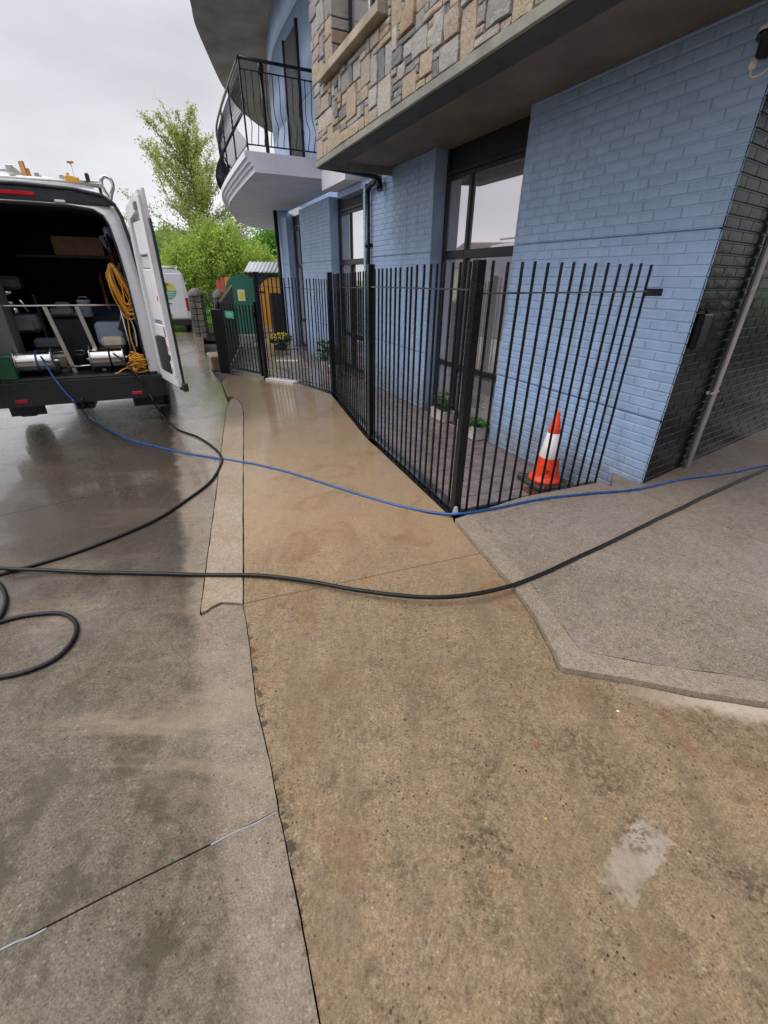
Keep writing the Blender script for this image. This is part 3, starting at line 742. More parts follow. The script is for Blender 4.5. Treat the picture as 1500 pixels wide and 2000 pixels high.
for a, b, q in piers:
    mb = MB(); backing(mb, a, b, ZB, ZS, 0.28, side='A'); w = mb.build('brick_wall', M_blue, bld)
    brick_wall(w, a - (0.004 if a == 0 else 0), b, TZ - 0.02 if a > 0 else TZ - .02, ZS, M_blue, q, towA, phase=0.07 if a else 0.0)
# black end wall in its own frame
bang = math.atan2(-dB[1], -dB[0]) - BTH
mb = MB(); mbox(mb, -8, 0.0, -.28, -.007, ZB, 2.70, 'B')
wb = mb.build('end_wall', M_blackbrick, bld, (0, 0, 0), (0, 0, bang)); wb['label'] = 'glossy black painted brick end wall'
wbM = bldM @ Matrix.Rotation(bang, 4, 'Z')
brick_wall(wb, -8, 0.003, 0.0, 2.70, M_blackbrick, 110, lambda p: tuple(wbM @ Vector(p)), phase=0.1, grooves=())
mb = MB(); mbox(mb, -8, 0.0, -.28, -.007, 2.702, ZS, 'B')
w2_ = mb.build('end_wall_top', M_blue, bld, (0, 0, 0), (0, 0, bang))
brick_wall(w2_, -8, 0.003, 2.702, ZS, M_blue, 0, lambda p: tuple(wbM @ Vector(p)), grooves=())
# interior darkness behind the openings
mb = MB(); mb.box(0.35, 12.3, -0.9, -0.86, ZB, ZS); mb.box(0.35, 12.3, -0.86, -0.3, ZB - .02, ZB); mb.build('room_back_wall', M_blackpanel, bld)

def window(s0, s1, mull, gz0=-0.22, top=2.76, mat=M_glass, mid=1.915, low=0.50):
    w = empty('window', (0, 0, 0), 0, parent=bld); O = -0.19
    fr = MB(); fb_ = 0.055
    fr.box(s0, s0 + fb_, O - .07, O, gz0, 3.1, .004); fr.box(s1 - fb_, s1, O - .07, O, gz0, 3.1, .004)
    fr.box(s0 + fb_, s1 - fb_, O - .07, O - .002, top, top + 0.05, .004); fr.box(s0 + fb_, s1 - fb_, O - .07, O - .002, gz0, gz0 + .06, .004)
    fr.build('frame', M_frame, w)
    hd = MB(); hd.box(s0 + fb_, s1 - fb_, O - .06, O - .02, top + .05, ZS - .003); hd.build('head_panel', M_blackpanel, w)
    tp = MB(); tp.box(s0 + fb_, s1 - fb_, O - .05, O + .02, top + .051, top + .10, .005); tp.build('drip_bar', M_frame, w)
    mm = MB(); mm.box(mull - .028, mull + .028, O - .068, O + .004, gz0 + .06, top, .004); mm.build('mullion', M_frame, w)
    for zc, t_ in ((mid, 0.05), (low, 0.035)):
        for a, b in ((s0 + fb_, mull - .028), (mull + .028, s1 - fb_)):
            tr = MB(); tr.box(a, b, O - .066, O + .008, zc - t_, zc + t_, .004); tr.build('transom', M_frame, w)
    zs = [gz0 + .06, low - .035, low + .035, mid - .05, mid + .05, top]
    for a, b in ((s0 + fb_, mull - .028), (mull + .028, s1 - fb_)):
        for i in (0, 2, 4):
            pn = MB(); pn.box(a, b, O - .046, O - .034, zs[i], zs[i + 1]); o = pn.build('pane', mat if i == 4 else M_glass, w)
            o.rotation_euler = (random.uniform(-.002, .002), 0, random.uniform(-.002, .002))
    return w
window(2.17, 3.95, 3.37); window(6.40, 8.25, 7.55, mat=M_glassb); window(10.60, 11.98, 11.4, mat=M_glassb)
# reveals are the ends of the wall cores, thresholds of dark stone
mb = MB()
for a, b in ((2.17, 3.95), (6.40, 8.25), (10.60, 11.98)): mb.box(a, b, -0.29, 0.02, TZ - .02, TZ + 0.015, .004)
mb.build('threshold', M_conebase, bld)
# return wall beyond the last pier, curving away
def curve_wall(pts, z0, z1, name, mat, th=0.25):
    mb = MB(); n = len(pts); off = offs(pts, -th)
    mb.prism(pts + off[::-1], z0, z1, True); return mb.build(name, mat, bld)
curve_wall(spline([(12.622, 0, 0), (14.2, -0.25, 0), (16.5, -1.5, 0), (18.5, -3.8, 0), (19, -7, 0)], 5) and [(p.x, p.y) for p in spline([(12.622, 0, 0), (14.2, -0.25, 0), (16.5, -1.5, 0), (18.5, -3.8, 0), (19, -7, 0)], 5)], ZB, 3.3, 'curved_wall', M_blue)
# slab under the stone storey
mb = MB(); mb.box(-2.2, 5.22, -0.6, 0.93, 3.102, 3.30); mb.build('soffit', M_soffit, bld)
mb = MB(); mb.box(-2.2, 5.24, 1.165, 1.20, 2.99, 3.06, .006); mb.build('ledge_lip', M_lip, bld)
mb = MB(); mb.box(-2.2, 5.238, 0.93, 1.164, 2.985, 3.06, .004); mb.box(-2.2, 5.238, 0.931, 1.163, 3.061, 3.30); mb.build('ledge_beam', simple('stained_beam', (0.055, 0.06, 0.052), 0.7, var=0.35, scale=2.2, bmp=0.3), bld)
mb = MB(); mb.box(5.221, 5.24, -0.3, 0.929, 3.0, 3.3); mb.build('ledge_end', M_lip, bld)
# stone cladding: window opening in it
WO = (3.08, 4.44, 3.84, 5.2)     # s0,s1,z0,z1
clad = MB()
for a, b, z0, z1 in ((-2.2, WO[0], 3.301, 6.2), (WO[1], 5.24, 3.301, 6.2), (WO[0] + .001, WO[1] - .001, 3.301, WO[2]), (WO[0] + .001, WO[1] - .001, WO[3], 6.2)):
    clad.box(a, b, 0.93, 1.17, z0, z1)
clad.box(-2.2, 5.24, 1.1, 1.171, 3.062, 3.3)
clad.box(5.1, 5.225, -0.3, 0.929, 3.301, 6.2)
cw = clad.build('stone_cladding', M_mortar, bld)
U = 0.055
s0_, s1_, z0_, z1_ = -0.85, 5.25, 3.062, 5.6
NX, NZ = int((s1_ - s0_) / U), int((z1_ - z0_) / U)
occ = np.zeros((NX, NZ), bool)
for i in range(NX):
    for k in range(NZ):
        s_, z_ = s0_ + (i + .5) * U, z0_ + (k + .5) * U
        if WO[0] < s_ < WO[1] and WO[2] - .1 < z_ < WO[3]: occ[i, k] = True
        if 2.9 < s_ < 4.77 and 3.70 < z_ < 3.86: occ[i, k] = True
sizes = [(7, 6, 1), (7, 4, 2), (6, 5, 2), (5, 4, 5), (4, 5, 3), (5, 3, 7), (6, 3, 6), (4, 3, 7), (3, 4, 4), (3, 2, 6), (4, 2, 8), (2, 2, 4), (6, 2, 6), (5, 2, 6), (2, 3, 3), (3, 1, 5), (4, 1, 7), (5, 1, 6), (6, 1, 3), (2, 1, 3)]
wts = [s[2] for s in sizes]
rects = []
for k in range(NZ):
    i = 0
    while i < NX:
        if occ[i, k]: i += 1; continue
        for _ in range(12):
            w_, h_, _q = random.choices(sizes, wts)[0]
            w2, h2 = min(w_, NX - i), min(h_, NZ - k)
            if not occ[i:i + w2, k:k + h2].any(): break
        else:
            w2, h2 = 1, 1
            while i + w2 < NX and w2 < 3 and not occ[i + w2, k]: w2 += 1
        occ[i:i + w2, k:k + h2] = True; rects.append((s0_ + i * U, s0_ + (i + w2) * U, z0_ + k * U, z0_ + (k + h2) * U)); i += w2
def stone_add(mb, a, b, z0, z1, O, r):
    """rough stone: irregular outline, bulged and tilted face, no back"""
    g = 0.0035; a += g; b -= g; z0 += g; z1 -= g; w, h = b - a, z1 - z0; c = min(w, h) * 0.10
    j = lambda m: r.uniform(-m, m); jm = min(0.008, min(w, h) * .10)
    out = [(a + c * r.random(), z0 + j(jm) * .3), ((a + b) / 2 + j(w * .15), z0 + j(jm)), (b - c * r.random(), z0 + j(jm) * .3), (b + j(jm) * .4, (z0 + z1) / 2), (b - c * r.random(), z1 + j(jm) * .3), ((a + b) / 2 + j(w * .15), z1 + j(jm)), (a + c * r.random(), z1 + j(jm) * .3), (a + j(jm) * .4, (z0 + z1) / 2)]
    cx_, cz_ = (a + b) / 2, (z0 + z1) / 2; pr = r.uniform(0.014, 0.034); tx_, tz_ = r.uniform(-.03, .03), r.uniform(-.04, .04)
    bs = len(mb.v); ins = min(0.011, min(w, h) * .18)
    mb.v += [(x, O - .005, z) for x, z in out]
    sx, sz = 1 - 0.35 * ins / w, 1 - 0.35 * ins / h
    mb.v += [(cx_ + (x - cx_) * sx, O + pr * .7, cz_ + (z - cz_) * sz) for x, z in out]
    sx, sz = 1 - 1.1 * ins / w, 1 - 1.1 * ins / h
    mb.v += [(cx_ + (x - cx_) * sx, O + pr + (x - cx_) * tx_ + (z - cz_) * tz_ + j(.003), cz_ + (z - cz_) * sz) for x, z in out]
    mb.v.append((cx_ + j(w * .15), O + pr + r.uniform(0, .007), cz_ + j(h * .15)))
    for q in range(8):
        n2 = (q + 1) % 8
        for l in (0, 8): mb.f.append((bs + l + n2, bs + l + q, bs + l + 8 + q, bs + l + 8 + n2)); mb.mi.append(mb.m); mb.sm.append(False)
        mb.f.append((bs + 16 + n2, bs + 16 + q, bs + 24)); mb.mi.append(mb.m); mb.sm.append(False)
SW = [8, 6, 5, 4, 2.6, 0.8, 6]
vis = []
for rc_ in rects:
    q = proj(towA(((rc_[0] + rc_[1]) / 2, 1.2, (rc_[2] + rc_[3]) / 2)))
    vis.append((0 if (q[2] > .1 and q[1] > -25 and q[0] < 1530) else 1, -(rc_[1] - rc_[0]) * (rc_[3] - rc_[2]) / q[2] ** 2 if q[2] > .1 else 0, rc_))
vis.sort(key=lambda t: (t[0], t[1]))
rest = MB(); ns = 0
for hid, _a, rc_ in vis:
    mi = random.choices(range(7), SW)[0]
    if not hid and ns < 290:
        mb = MB(); cs, cz = (rc_[0] + rc_[1]) / 2, (rc_[2] + rc_[3]) / 2
        stone_add(mb, rc_[0] - cs, rc_[1] - cs, rc_[2] - cz, rc_[3] - cz, 0, random)
        link_mesh('stone', mb.mesh('stone', STONES[mi], fix=False), cw, (cs, 1.171, cz)); ns += 1
    else: rest.m = mi; stone_add(rest, *rc_, 1.171, random)
if rest.v: o = link_mesh('small_stones', rest.mesh('small_stones', STONES, fix=False), cw); tag(o, kind='stuff')
# window in the stone storey: sill, jamb stones, frame, pane
uw = empty('window', (0, 0, 0), 0, parent=bld)
mb = MB(); mb.box(2.92, 4.75, 0.95, 1.28, 3.755, 3.84, .006); mb.build('sill', M_sill, uw)
mb = MB()
z = WO[2]
while z < WO[3]:
    h = random.uniform(.08, .2)
    mb.m = random.choices(range(7), SW)[0]; mb.box(WO[1] - .025, WO[1] + .003, 0.955, 1.19, z + .006, min(z + h, WO[3]) - .006, .006)
    mb.m = random.choices(range(7), SW)[0]; mb.box(WO[0] - .003, WO[0] + .025, 0.955, 1.19, z + .006, min(z + h, WO[3]) - .006, .006); z += h
o = mb.build('jamb_stones', STONES, uw); tag(o, kind='stuff')
mb = MB(); mb.box(WO[0] + .03, WO[0] + .09, .93, .98, WO[2], WO[3]); mb.box(WO[1] - .09, WO[1] - .03, .93, .98, WO[2], WO[3]); mb.box(3.72, 3.78, .93, .98, WO[2], WO[3]); mb.box(WO[0] + .09, WO[1] - .09, .93, .979, WO[2], WO[2] + .06); mb.build('frame', M_frame, uw)
mb = MB(); mb.box(WO[0] + .09, WO[1] - .09, .945, .955, WO[2] + .06, WO[3]); mb.build('pane', M_glass, uw)
mb = MB(); mb.box(WO[0], WO[1], .5, .52, WO[2], WO[3]); mb.build('dark_room', M_blackpanel, uw)

# first floor blue wall beside the stone box, curving with the slabs
pw = [(p.x, p.y) for p in spline([(5.26, 0.31, 0), (8, .31, 0), (10.3, .31, 0), (11.5, .18, 0), (12.9, -.08, 0), (15, -.9, 0), (17, -2.4, 0), (18.4, -5, 0)], 5)]
def band_wall(z0, z1, name, th=0.25):
    mb = MB(); mb.prism(pw + offs(pw, -th)[::-1], z0, z1, True); return mb.build(name, M_blue, bld)
for a, b in ((3.42, 4.644), (4.656, 5.994), (6.006, 6.65)): band_wall(a, b, 'first_floor_wall')
mb = MB(); pin = offs(pw, -0.01); mb.prism(pin + offs(pw, -.2)[::-1], 3.43, 6.64, True); mb.build('first_floor_core', M_blackpanel, bld)
# door opening onto the balcony (dark glazed door standing just proud)
dr = empty('balcony_door', (0, 0, 0), 0, parent=bld)
mb = MB(); mb.box(8.75, 9.65, .30, .345, 3.56, 5.75, .004); mb.build('door_leaf', M_frame, dr)
mb = MB(); mb.box(8.83, 9.57, .346, .352, 3.75, 5.65); mb.build('pane', M_blackpanel, dr)
for s_ in (8.70, 9.66): mb = MB(); mb.box(s_, s_ + .05, .30, .37, 3.56, 5.8, .003); mb.build('door_frame', M_frame, dr)
# balcony slabs: stepped rim
rim = [(7.75, 1.56), (8.9, 1.55), (10.8, 1.51), (12.3, 1.42), (14.0, 1.14), (16.15, .62), (17.6, .04), (18.3, -.38), (19.0, -1.0), (19.5, -1.7), (19.9, -3.2)]
def rim_s(d): 
    rr = [(p.x, p.y) for p in spline([(*p, 0) for p in rim], 4)]
    return offs(rr, d)
mb = MB(); 
for d, z0, z1 in ((0.0, 3.30, 3.385), (0.05, 3.3855, 3.44), (0.10, 3.4405, 3.50), (0.15, 3.5005, 3.60)):
    r_ = rim_s(d); r_[0] = (7.75, r_[0][1]); mb.prism(r_ + [(19, -4), (13, -.3), (7.75, -.3)], z0, z1, False)
mb.build('balcony_slab', M_balc, bld)
mb = MB(); mb.box(6.45, 7.748, -.28, 0.3, 3.11, 3.56); mb.build('slab_return', M_balc, bld)
mb = MB(); mb.box(6.4, 7.7, -.22, 0.001, 3.0, 3.098); mb.build('lintel', M_blue, bld)
up = [(7.0, 2.75), (8.4, 2.55), (9.8, 2.2), (11.1, 1.85), (12, 1.7), (13.27, 1.36), (15.2, .80), (15.96, .52), (17.2, .03), (18.3, -.59), (19.1, -1.13), (19.8, -1.9), (20.2, -3.2)]
ups = [(p.x, p.y) for p in spline([(*p, 0) for p in up], 3)]
mb = MB(); mb.prism(ups + [(18, -4), (13, -.5), (6, -.3), (6, 2.9)], 6.60, 6.86); mb.build('upper_balcony_slab', M_soffit, bld)
# railings with bellied balusters
def rail_path(pts2, n=140):
    P = [Vector((*p, 0)) for p in pts2]; L = [0]
    for i in range(len(P) - 1): L.append(L[-1] + (P[i + 1] - P[i]).length)
    def at(d):
        for i in range(len(P) - 1):
            if d <= L[i + 1] or i == len(P) - 2:
                t = (d - L[i]) / (L[i + 1] - L[i]); T = (P[i + 1] - P[i]).normalized(); return P[i].lerp(P[i + 1], t), Vector((-T.y, T.x, 0))
    return L[-1], at
brl = empty('balcony_railing', (0, 0, 0), 0, parent=bld)
def baluster_mesh(H):
    mb = MB(); pts = []
    for i in range(15):
        t = i / 14; z = t * H
        b_ = 0.17 * math.exp(-((t - 0.24) / 0.13) ** 2) - 0.045 * math.exp(-((t - 0.56) / 0.12) ** 2)
        pts.append((0, b_, z))
    mb.tube(pts, 0.0075, 5); return mb.mesh('baluster', M_blackmetal)
rsd = [p for p in rim_s(0.07)]; rsd[0] = (7.80, rsd[0][1])
Hb = 0.98; bme = baluster_mesh(Hb)
total, at = rail_path(rsd)
d = 0.06
while d < total - 3.2:
    p, N = at(d); link_mesh('baluster', bme, brl, (p.x, p.y, 3.70), (0, 0, math.atan2(N.y, N.x) - math.pi / 2)); d += 0.115
tot2, at2 = rail_path([(7.80, .30), (7.80, 1.6)])
d = 0.1
while d < tot2:
    p, N = at2(d); link_mesh('baluster', bme, brl, (p.x, p.y, 3.70), (0, 0, math.pi / 2)); d += 0.115
for z, r in ((3.70, .012), (4.69, .011), (4.83, .026)):
    mb = MB(); mb.tube([(7.80, .30, z), (7.80, 1.62, z)] , r, 8); mb.build('rail', M_blackmetal, brl)
    mb = MB(); mb.tube([(*p, z) for p in rsd], r, 8); mb.build('rail', M_blackmetal, brl)
for d in (0.0, 1.4, 2.8, 4.2, 5.6, 7.0, 8.4):
    p, N = at(d); mb = MB(); mb.box(p.x - .014, p.x + .014, p.y - .014, p.y + .014, 3.60, 4.83); mb.build('post', M_blackmetal, brl)
# railing of the balcony above, only its foot shows
url = empty('upper_railing', (0, 0, 0), 0, parent=bld)
totu, atu = rail_path(offs(ups, -0.06))
d = 0.3
while d < 6.5:
    p, N = atu(d); link_mesh('baluster', bme, url, (p.x, p.y, 6.98), (0, 0, math.atan2(N.y, N.x) - math.pi / 2)); d += 0.14
for z in (6.98, 7.97): mb = MB(); mb.tube([(*p, z) for p in offs(ups, -.06)], .014, 6); mb.build('rail', M_blackmetal, url)
# pipes on the building
mb = MB(); mb.tube([(6.02, .07, 3.0), (6.02, .07, TZ)], 0.042, 12); mb.build('downpipe', M_blackmetal, bld)
mb = MB(); mb.tube(spline([(5.36, 1.05, 3.05), (5.40, .5, 3.03), (5.48, .12, 3.01), (5.6, .10, 2.98), (5.9, .08, 2.96), (6.02, .07, 2.9)], 5), 0.045, 10); mb.tube([(5.50, .1, 3.03), (5.45, .1, 2.84)], .05, 10); mb.build('gutter_pipe', M_blackmetal, bld)
for z in (0.9, 2.1): mb = MB(); mb.tube([(6.02, .07, z), (6.02, .07, z + .06)], .052, 12); mb.box(5.95, 6.09, 0.001, .03, z + .01, z + .05); mb.build('pipe_bracket', M_blackmetal, bld)
mb = MB(); mb.tube([(12.75, .10, 3.3), (12.75, .10, ZB)], 0.055, 12); mb.build('downpipe', M_blackmetal, bld)
mb = MB(); mb.tube([(8.35, 1.15, 3.6), (8.35, 1.15, 4.95)], 0.035, 10); mb.tube([(8.35, 1.15, 4.83), (8.35, 1.15, 5.0)], .05, 10); mb.build('balcony_post', M_blackmetal, bld)
# roof-high continuation so the building is not hollow from the side
mb = MB(); mb.box(-2.2, 6.3, -3.5, 0.9, 6.201, 6.5); mb.build('flat_roof', M_soffit, bld)
mb = MB(); mb.box(-2.2, 5.0, -3.5, -.31, 3.301, 6.2); mb.build('inner_block', M_blackpanel, bld)
# conduits on the black wall (wall frame: x runs back towards the corner)
def wbp(t, o, z): return (-t, o, z)
mb = MB(); mb.tube([wbp(.79, .035, 0.03), wbp(.815, .035, 1.95), wbp(.83, .035, 3.08)], 0.024, 10); o = mb.build('conduit', M_greyc, bld, (0, 0, 0), (0, 0, bang)); o['label'] = 'pale grey conduit up the black wall'
mb = MB(); mb.tube(spline([wbp(.735, .03, 0.02), wbp(.728, .03, 0.12), wbp(.74, .03, 0.2), wbp(.752, .03, 1.2), wbp(.765, .03, 1.95), wbp(.78, .03, 3.08)], 4), 0.012, 8); o = mb.build('conduit', M_greenc, bld, (0, 0, 0), (0, 0, bang))
mb = MB(); mb.box(-.87, -.72, 0.001, .02, 0.74, .765); mb.tube([wbp(.72, .04, .752), wbp(.87, .04, .752)], .009, 6); mb.build('conduit_clip', M_greyc, bld, (0, 0, 0), (0, 0, bang))
mb = MB(); mb.tube([wbp(.795, .035, 1.55), wbp(.796, .035, 1.62)], 0.029, 10); mb.build('conduit_joint', M_greyc, bld, (0, 0, 0), (0, 0, bang))

# black outdoor box near the corner
bx = empty('junction_box', (0, 0, 0), 0, 'small glossy black box fixed on the black wall near the blue corner', 'junction box')
bx.matrix_world = wbM @ Matrix.Translation((-0.11, 0.0, 1.30))
mb = MB(); mb.box(-.075, .075, .004, .055, -.13, .115, .012); mb.build('case', M_blackmetal, bx)
mb = MB(); mb.tube([(0, .03, .115), (0, .03, .15)], .014, 8); mb.build('cable_gland', M_blackmetal, bx)
# wall lamp / camera at the top right
lm = empty('security_light', (0, 0, 0), 0, 'black and white sensor lamp with a loop of white cable, high on the blue wall', 'wall lamp')
lp = bldM @ Vector((0.02, 0.0, 2.80)); lm.matrix_world = bldM @ Matrix.Translation((0.045, 0.03, 2.83))
mb = MB(); mb.box(-.05, .05, -.02, .03, .10, .22, .012); mb.build('mounting', M_conewhite, lm)
mb = MB(); mb.lathe([(0.001, .10), (.055, .10), (.06, .085), (.05, .07)], (0, .04, 0), 16); mb.build('collar', M_conewhite, lm)
mb = MB(); mb.lathe([(.058, .075), (.062, .05), (.04, .03), (.04, -.03), (.03, -.04), (.001, -.04)], (0, .04, 0), 16); mb.build('lamp_head', M_blackmetal, lm)
mb = MB(); mb.lathe([(.001, .0), (.02, .0), (.022, -.035), (.014, -.05), (.001, -.05)], (.035, .05, -.03), 12); mb.build('sensor', M_conewhite, lm)
mb = MB(); mb.tube(spline([(.035, .05, -.07), (.03, .05, -.105), (.0, .05, -.12), (-.04, .03, -.10), (-.06, .01, -.05), (-.06, .01, .08)], 5), .006, 6); mb.build('cable', M_conewhite, lm)

# ------------------------------------------------------------------ railing and gate
fence = empty('metal_fence', (0.555, 3.01, 0), 0, 'black painted railing of upright pickets closing off the sunken tiled strip', 'railing')
FH = 1.72
def fpt(p, z): return (p[0] - 0.555, p[1] - 3.01, z)
pk_cache = {}
def picket(parent, p, zb, zt, ang, name='picket', orig=(0.555, 3.01), w=0.0078):
    k = (round(zt - zb, 2), w)
    if k not in pk_cache:
        mb = MB(); mb.box(-w, w, -w, w, 0, k[0], .002); pk_cache[k] = mb.mesh('picket', M_blackmetal)
    link_mesh(name, pk_cache[k], parent, (p[0] - orig[0], p[1] - orig[1], zb), (random.uniform(-.004, .004), random.uniform(-.004, .004), ang))
def fence_run(pts, n, zt0, zt1, zb0, zb1, rail_h=0.17, skip_ends=True):
    P = [Vector(p) for p in pts]; L = [0]
    for i in range(len(P) - 1): L.append(L[-1] + (P[i + 1] - P[i]).length)
    def at(t):
        d = t * L[-1]
        for i in range(len(P) - 1):
            if d <= L[i + 1] + 1e-9: 
                q = (d - L[i]) / (L[i + 1] - L[i]); T = P[i + 1] - P[i]; return P[i].lerp(P[i + 1], q), math.atan2(T.y, T.x)
        return P[-1], 0
    for i in range(1, n + 1):
        t = i / (n + 1); p, a = at(t); zb = zb0 + (zb1 - zb0) * t; zt = zt0 + (zt1 - zt0) * t
        picket(fence, p, zb, zt, a)
    m_ = 12 if len(P) > 2 else 1
    for nm, dz, from_top in (('top_rail', rail_h, True), ('bottom_rail', 0.05, False)):
        mb = MB()
        for i in range(m_):
            (a, _), (b, _2) = at(i / m_), at((i + 1) / m_)
            za = (zt0 + (zt1 - zt0) * i / m_ - dz) if from_top else (zb0 + (zb1 - zb0) * i / m_ + dz)
            zb_ = (zt0 + (zt1 - zt0) * (i + 1) / m_ - dz) if from_top else (zb0 + (zb1 - zb0) * (i + 1) / m_ + dz)
            mb.bar(fpt(a, za), fpt(b, zb_), 0.038, 0.010)
        if nm == 'bottom_rail' and n == 13: continue
        mb.build(nm, M_wetmetal, fence)
Pc, P7, P6, Pg = (0.555, 3.01), (-0.16, 4.85), (-0.84, 7.2), (-2.35, 8.8)
fence_run([Pc, (1.90, 3.60)], 13, FH, FH + .012, -0.06, 0.0, 0.175)
fence_run([Pc, P7], 17, FH, FH - .02, -0.02, -.03, .155)
fence_run([P7, P6], 21, FH - .03, FH - .06, -.03, -.07, .155)
fence_run([P6, (-1.15, 7.75), (-1.65, 8.3), Pg], 20, 1.60, 1.62, -.06, -.13, .15)
# a little flat bar at the foot of the right-hand panel
mb = MB(); mb.bar(fpt(Pc, 0.012), fpt((1.90, 3.60), 0.02), .03, .008); mb.build('bottom_rail', M_blackmetal, fence)
for (p, h, w, zb) in ((Pc, FH + .005, .031, -.06), (P7, FH + .02, .034, -.1), (P6, FH - .03, .034, -.12), (Pg, FH - .02, .035, -.2)):
    mb = MB(); mb.box(-w, w, -w, w, zb, h, .004); mb.build('post', M_blackmetal, fence, fpt(p, 0), (0, 0, math.radians(21 if p != Pg else 50)))
mb = MB(); mb.lathe([(.001, .085), (.018, .075), (.03, .03), (.033, .0)], (0, 0, 0), 7, smooth=False); o = mb.build('chipped_patch', M_chip, fence, fpt((0.552, 2.974), 0.0)); o.scale = (0.8, 0.25, 1)
for p, w in ((Pc, .055), (P7, .06), (P6, .06), (Pg, .06)):
    zb_ = gz(*p) + .004 if p != Pc else .006
    mb = MB(); mb.box(-w, w, -w, w, zb_, zb_ + .008, .002)
    for sx in (-1, 1):
        for sy in (-1, 1): mb.lathe([(.001, zb_ + .018), (.007, zb_ + .018), (.007, zb_ + .006)], (sx * w * .78, sy * w * .78, 0), 6)
    mb.build('base_plate', M_blackmetal, fence, fpt(p, 0), (0, 0, math.radians(21)))
wallbr = bldM @ Vector((0.33, 0, 0))
a_ = Vector((1.90, 3.60)); mb = MB(); mb.bar(fpt(a_, 1.552), fpt((a_.x + .16, a_.y + .07), 1.552), .02, .05); mb.lathe([(.001, .014), (.009, .014), (.009, 0)], fpt((a_.x + .11, a_.y + .04), 1.552), 8); mb.build('wall_bracket', M_blackmetal, fence)
picket(fence, a_, 0.0, FH + .012, 0.4)

Gl = (-3.36, 9.58)
gate = empty('metal_gate', (Pg[0], Pg[1], 0), 0, 'low black picket gate with a mint green plate, left of the tall gate post', 'gate')
ga, gb = Vector((Pg[0] - .07, Pg[1] + .055)), Vector(Gl); GH = 1.06; gzb = -.13
gdir = (gb - ga).normalized()
for i in range(1, 12):
    p = ga.lerp(gb, i / 12); picket(gate, p, gzb + .07, GH + .1, math.atan2(gdir.y, gdir.x), orig=Pg, w=.009)
for z, t in ((gzb + .07, .035), (GH, .012)):
    mb = MB(); mb.bar((ga.x - Pg[0], ga.y - Pg[1], z), (gb.x - Pg[0], gb.y - Pg[1], z), .035, t); mb.build('gate_rail', M_blackmetal, gate)
for p, h in ((ga + gdir * .02, GH + .16), (gb, GH + .12)): mb = MB(); mb.box(-.025, .025, -.025, .025, gzb + .02, h, .003); mb.build('gate_stile', M_blackmetal, gate, (p.x - Pg[0], p.y - Pg[1], 0), (0, 0, .7))
p = ga.lerp(gb, .68); Ng = Vector((gdir.y, -gdir.x)); Ng = Ng if Ng.y < 0 else -Ng
mb = MB(); q = Vector((p.x - Pg[0] + Ng.x * .03, p.y - Pg[1] + Ng.y * .03, GH - .10)); mb.bar(q - Vector((*gdir, 0)) * .14, q + Vector((*gdir, 0)) * .14, .008, .13); mb.build('sign_plate', M_mint, gate)
mb = MB()
for z in (-.03, .0, .03): mb.bar(q + Vector((*(Ng * .006), z)) - Vector((*gdir, 0)) * (.10 - abs(z)), q + Vector((*(Ng * .006), z)) + Vector((*gdir, 0)) * (.10 - abs(z)), .002, .009)
mb.build('sign_lettering', M_conewhite, gate)
mb = MB(); mb.box(-.04, .04, -.03, .03, .95, 1.05, .005); mb.build('latch', M_blackmetal, gate, (ga.x - Pg[0] + gdir.x * .05, ga.y - Pg[1] + gdir.y * .05, 0), (0, 0, .7))

# ------------------------------------------------------------------ traffic cone
cp = hp(1062, 944, TZ)
cone = empty('traffic_cone', cp, 0.35, 'orange traffic cone with a white reflective sleeve on a black base behind the railing', 'traffic cone'); cone.scale = (1.0, 1.0, 1.04)
mb = MB(); mb.obox((0, 0, .025), (.20, .20, .025), None, .012)
mb.lathe([(.155, .05), (.15, .065), (.12, .07)], (0, 0, 0), 24)
for sx in (-1, 1):
    for sy in (-1, 1): mb.obox((sx * .17, sy * .17, .035), (.035, .035, .03), Matrix.Rotation(.785, 3, 'Z'), .01)
mb.build('base', M_conebase, cone)
mb = MB(); mb.lathe([(.165, .052), (.17, .065), (.16, .08), (.135, .10), (.128, .12), (.098, .30)], (0, 0, 0), 32); mb.build('lower_body', M_orange, cone)
mb = MB(); mb.lathe([(.0995, .29), (.1005, .30), (.063, .53), (.0615, .53)], (0, 0, 0), 32); mb.build('reflective_sleeve', M_conewhite, cone)
mb = MB(); mb.lathe([(.0605, .52), (.042, .64), (.036, .645), (.034, .665), (.026, .67), (.024, .72), (.018, .728), (.001, .73)], (0, 0, 0), 24); mb.build('tip', M_orange, cone)
# embossed letters near the foot
def text_mesh(body, size, name, mat, parent, loc, rot, depth=0.001):
    cu = bpy.data.curves.new(name, 'FONT'); cu.body = body; cu.size = size; cu.extrude = depth; cu.align_x = 'CENTER'; cu.align_y = 'CENTER'
    tmp = bpy.data.objects.new(name + '_tmp', cu); COL.objects.link(tmp)
    bpy.context.view_layer.update(); dg = bpy.context.evaluated_depsgraph_get()
    me = bpy.data.meshes.new_from_object(tmp.evaluated_get(dg)); bpy.data.objects.remove(tmp)
    me.materials.clear(); me.materials.append(mat)
    o = link_mesh(name, me, parent, loc, rot); return o
M_letter = simple('dark_red_letter', (0.28, 0.012, 0.008), 0.5)
vdir = math.atan2(-cp[1], -cp[0]) - 0.35
rr_ = 0.124
text_mesh('JSP', 0.055, 'embossed_letters', M_letter, cone, (math.cos(vdir) * rr_, math.sin(vdir) * rr_, .17), (math.radians(80), 0, vdir + math.pi / 2), 0.004)

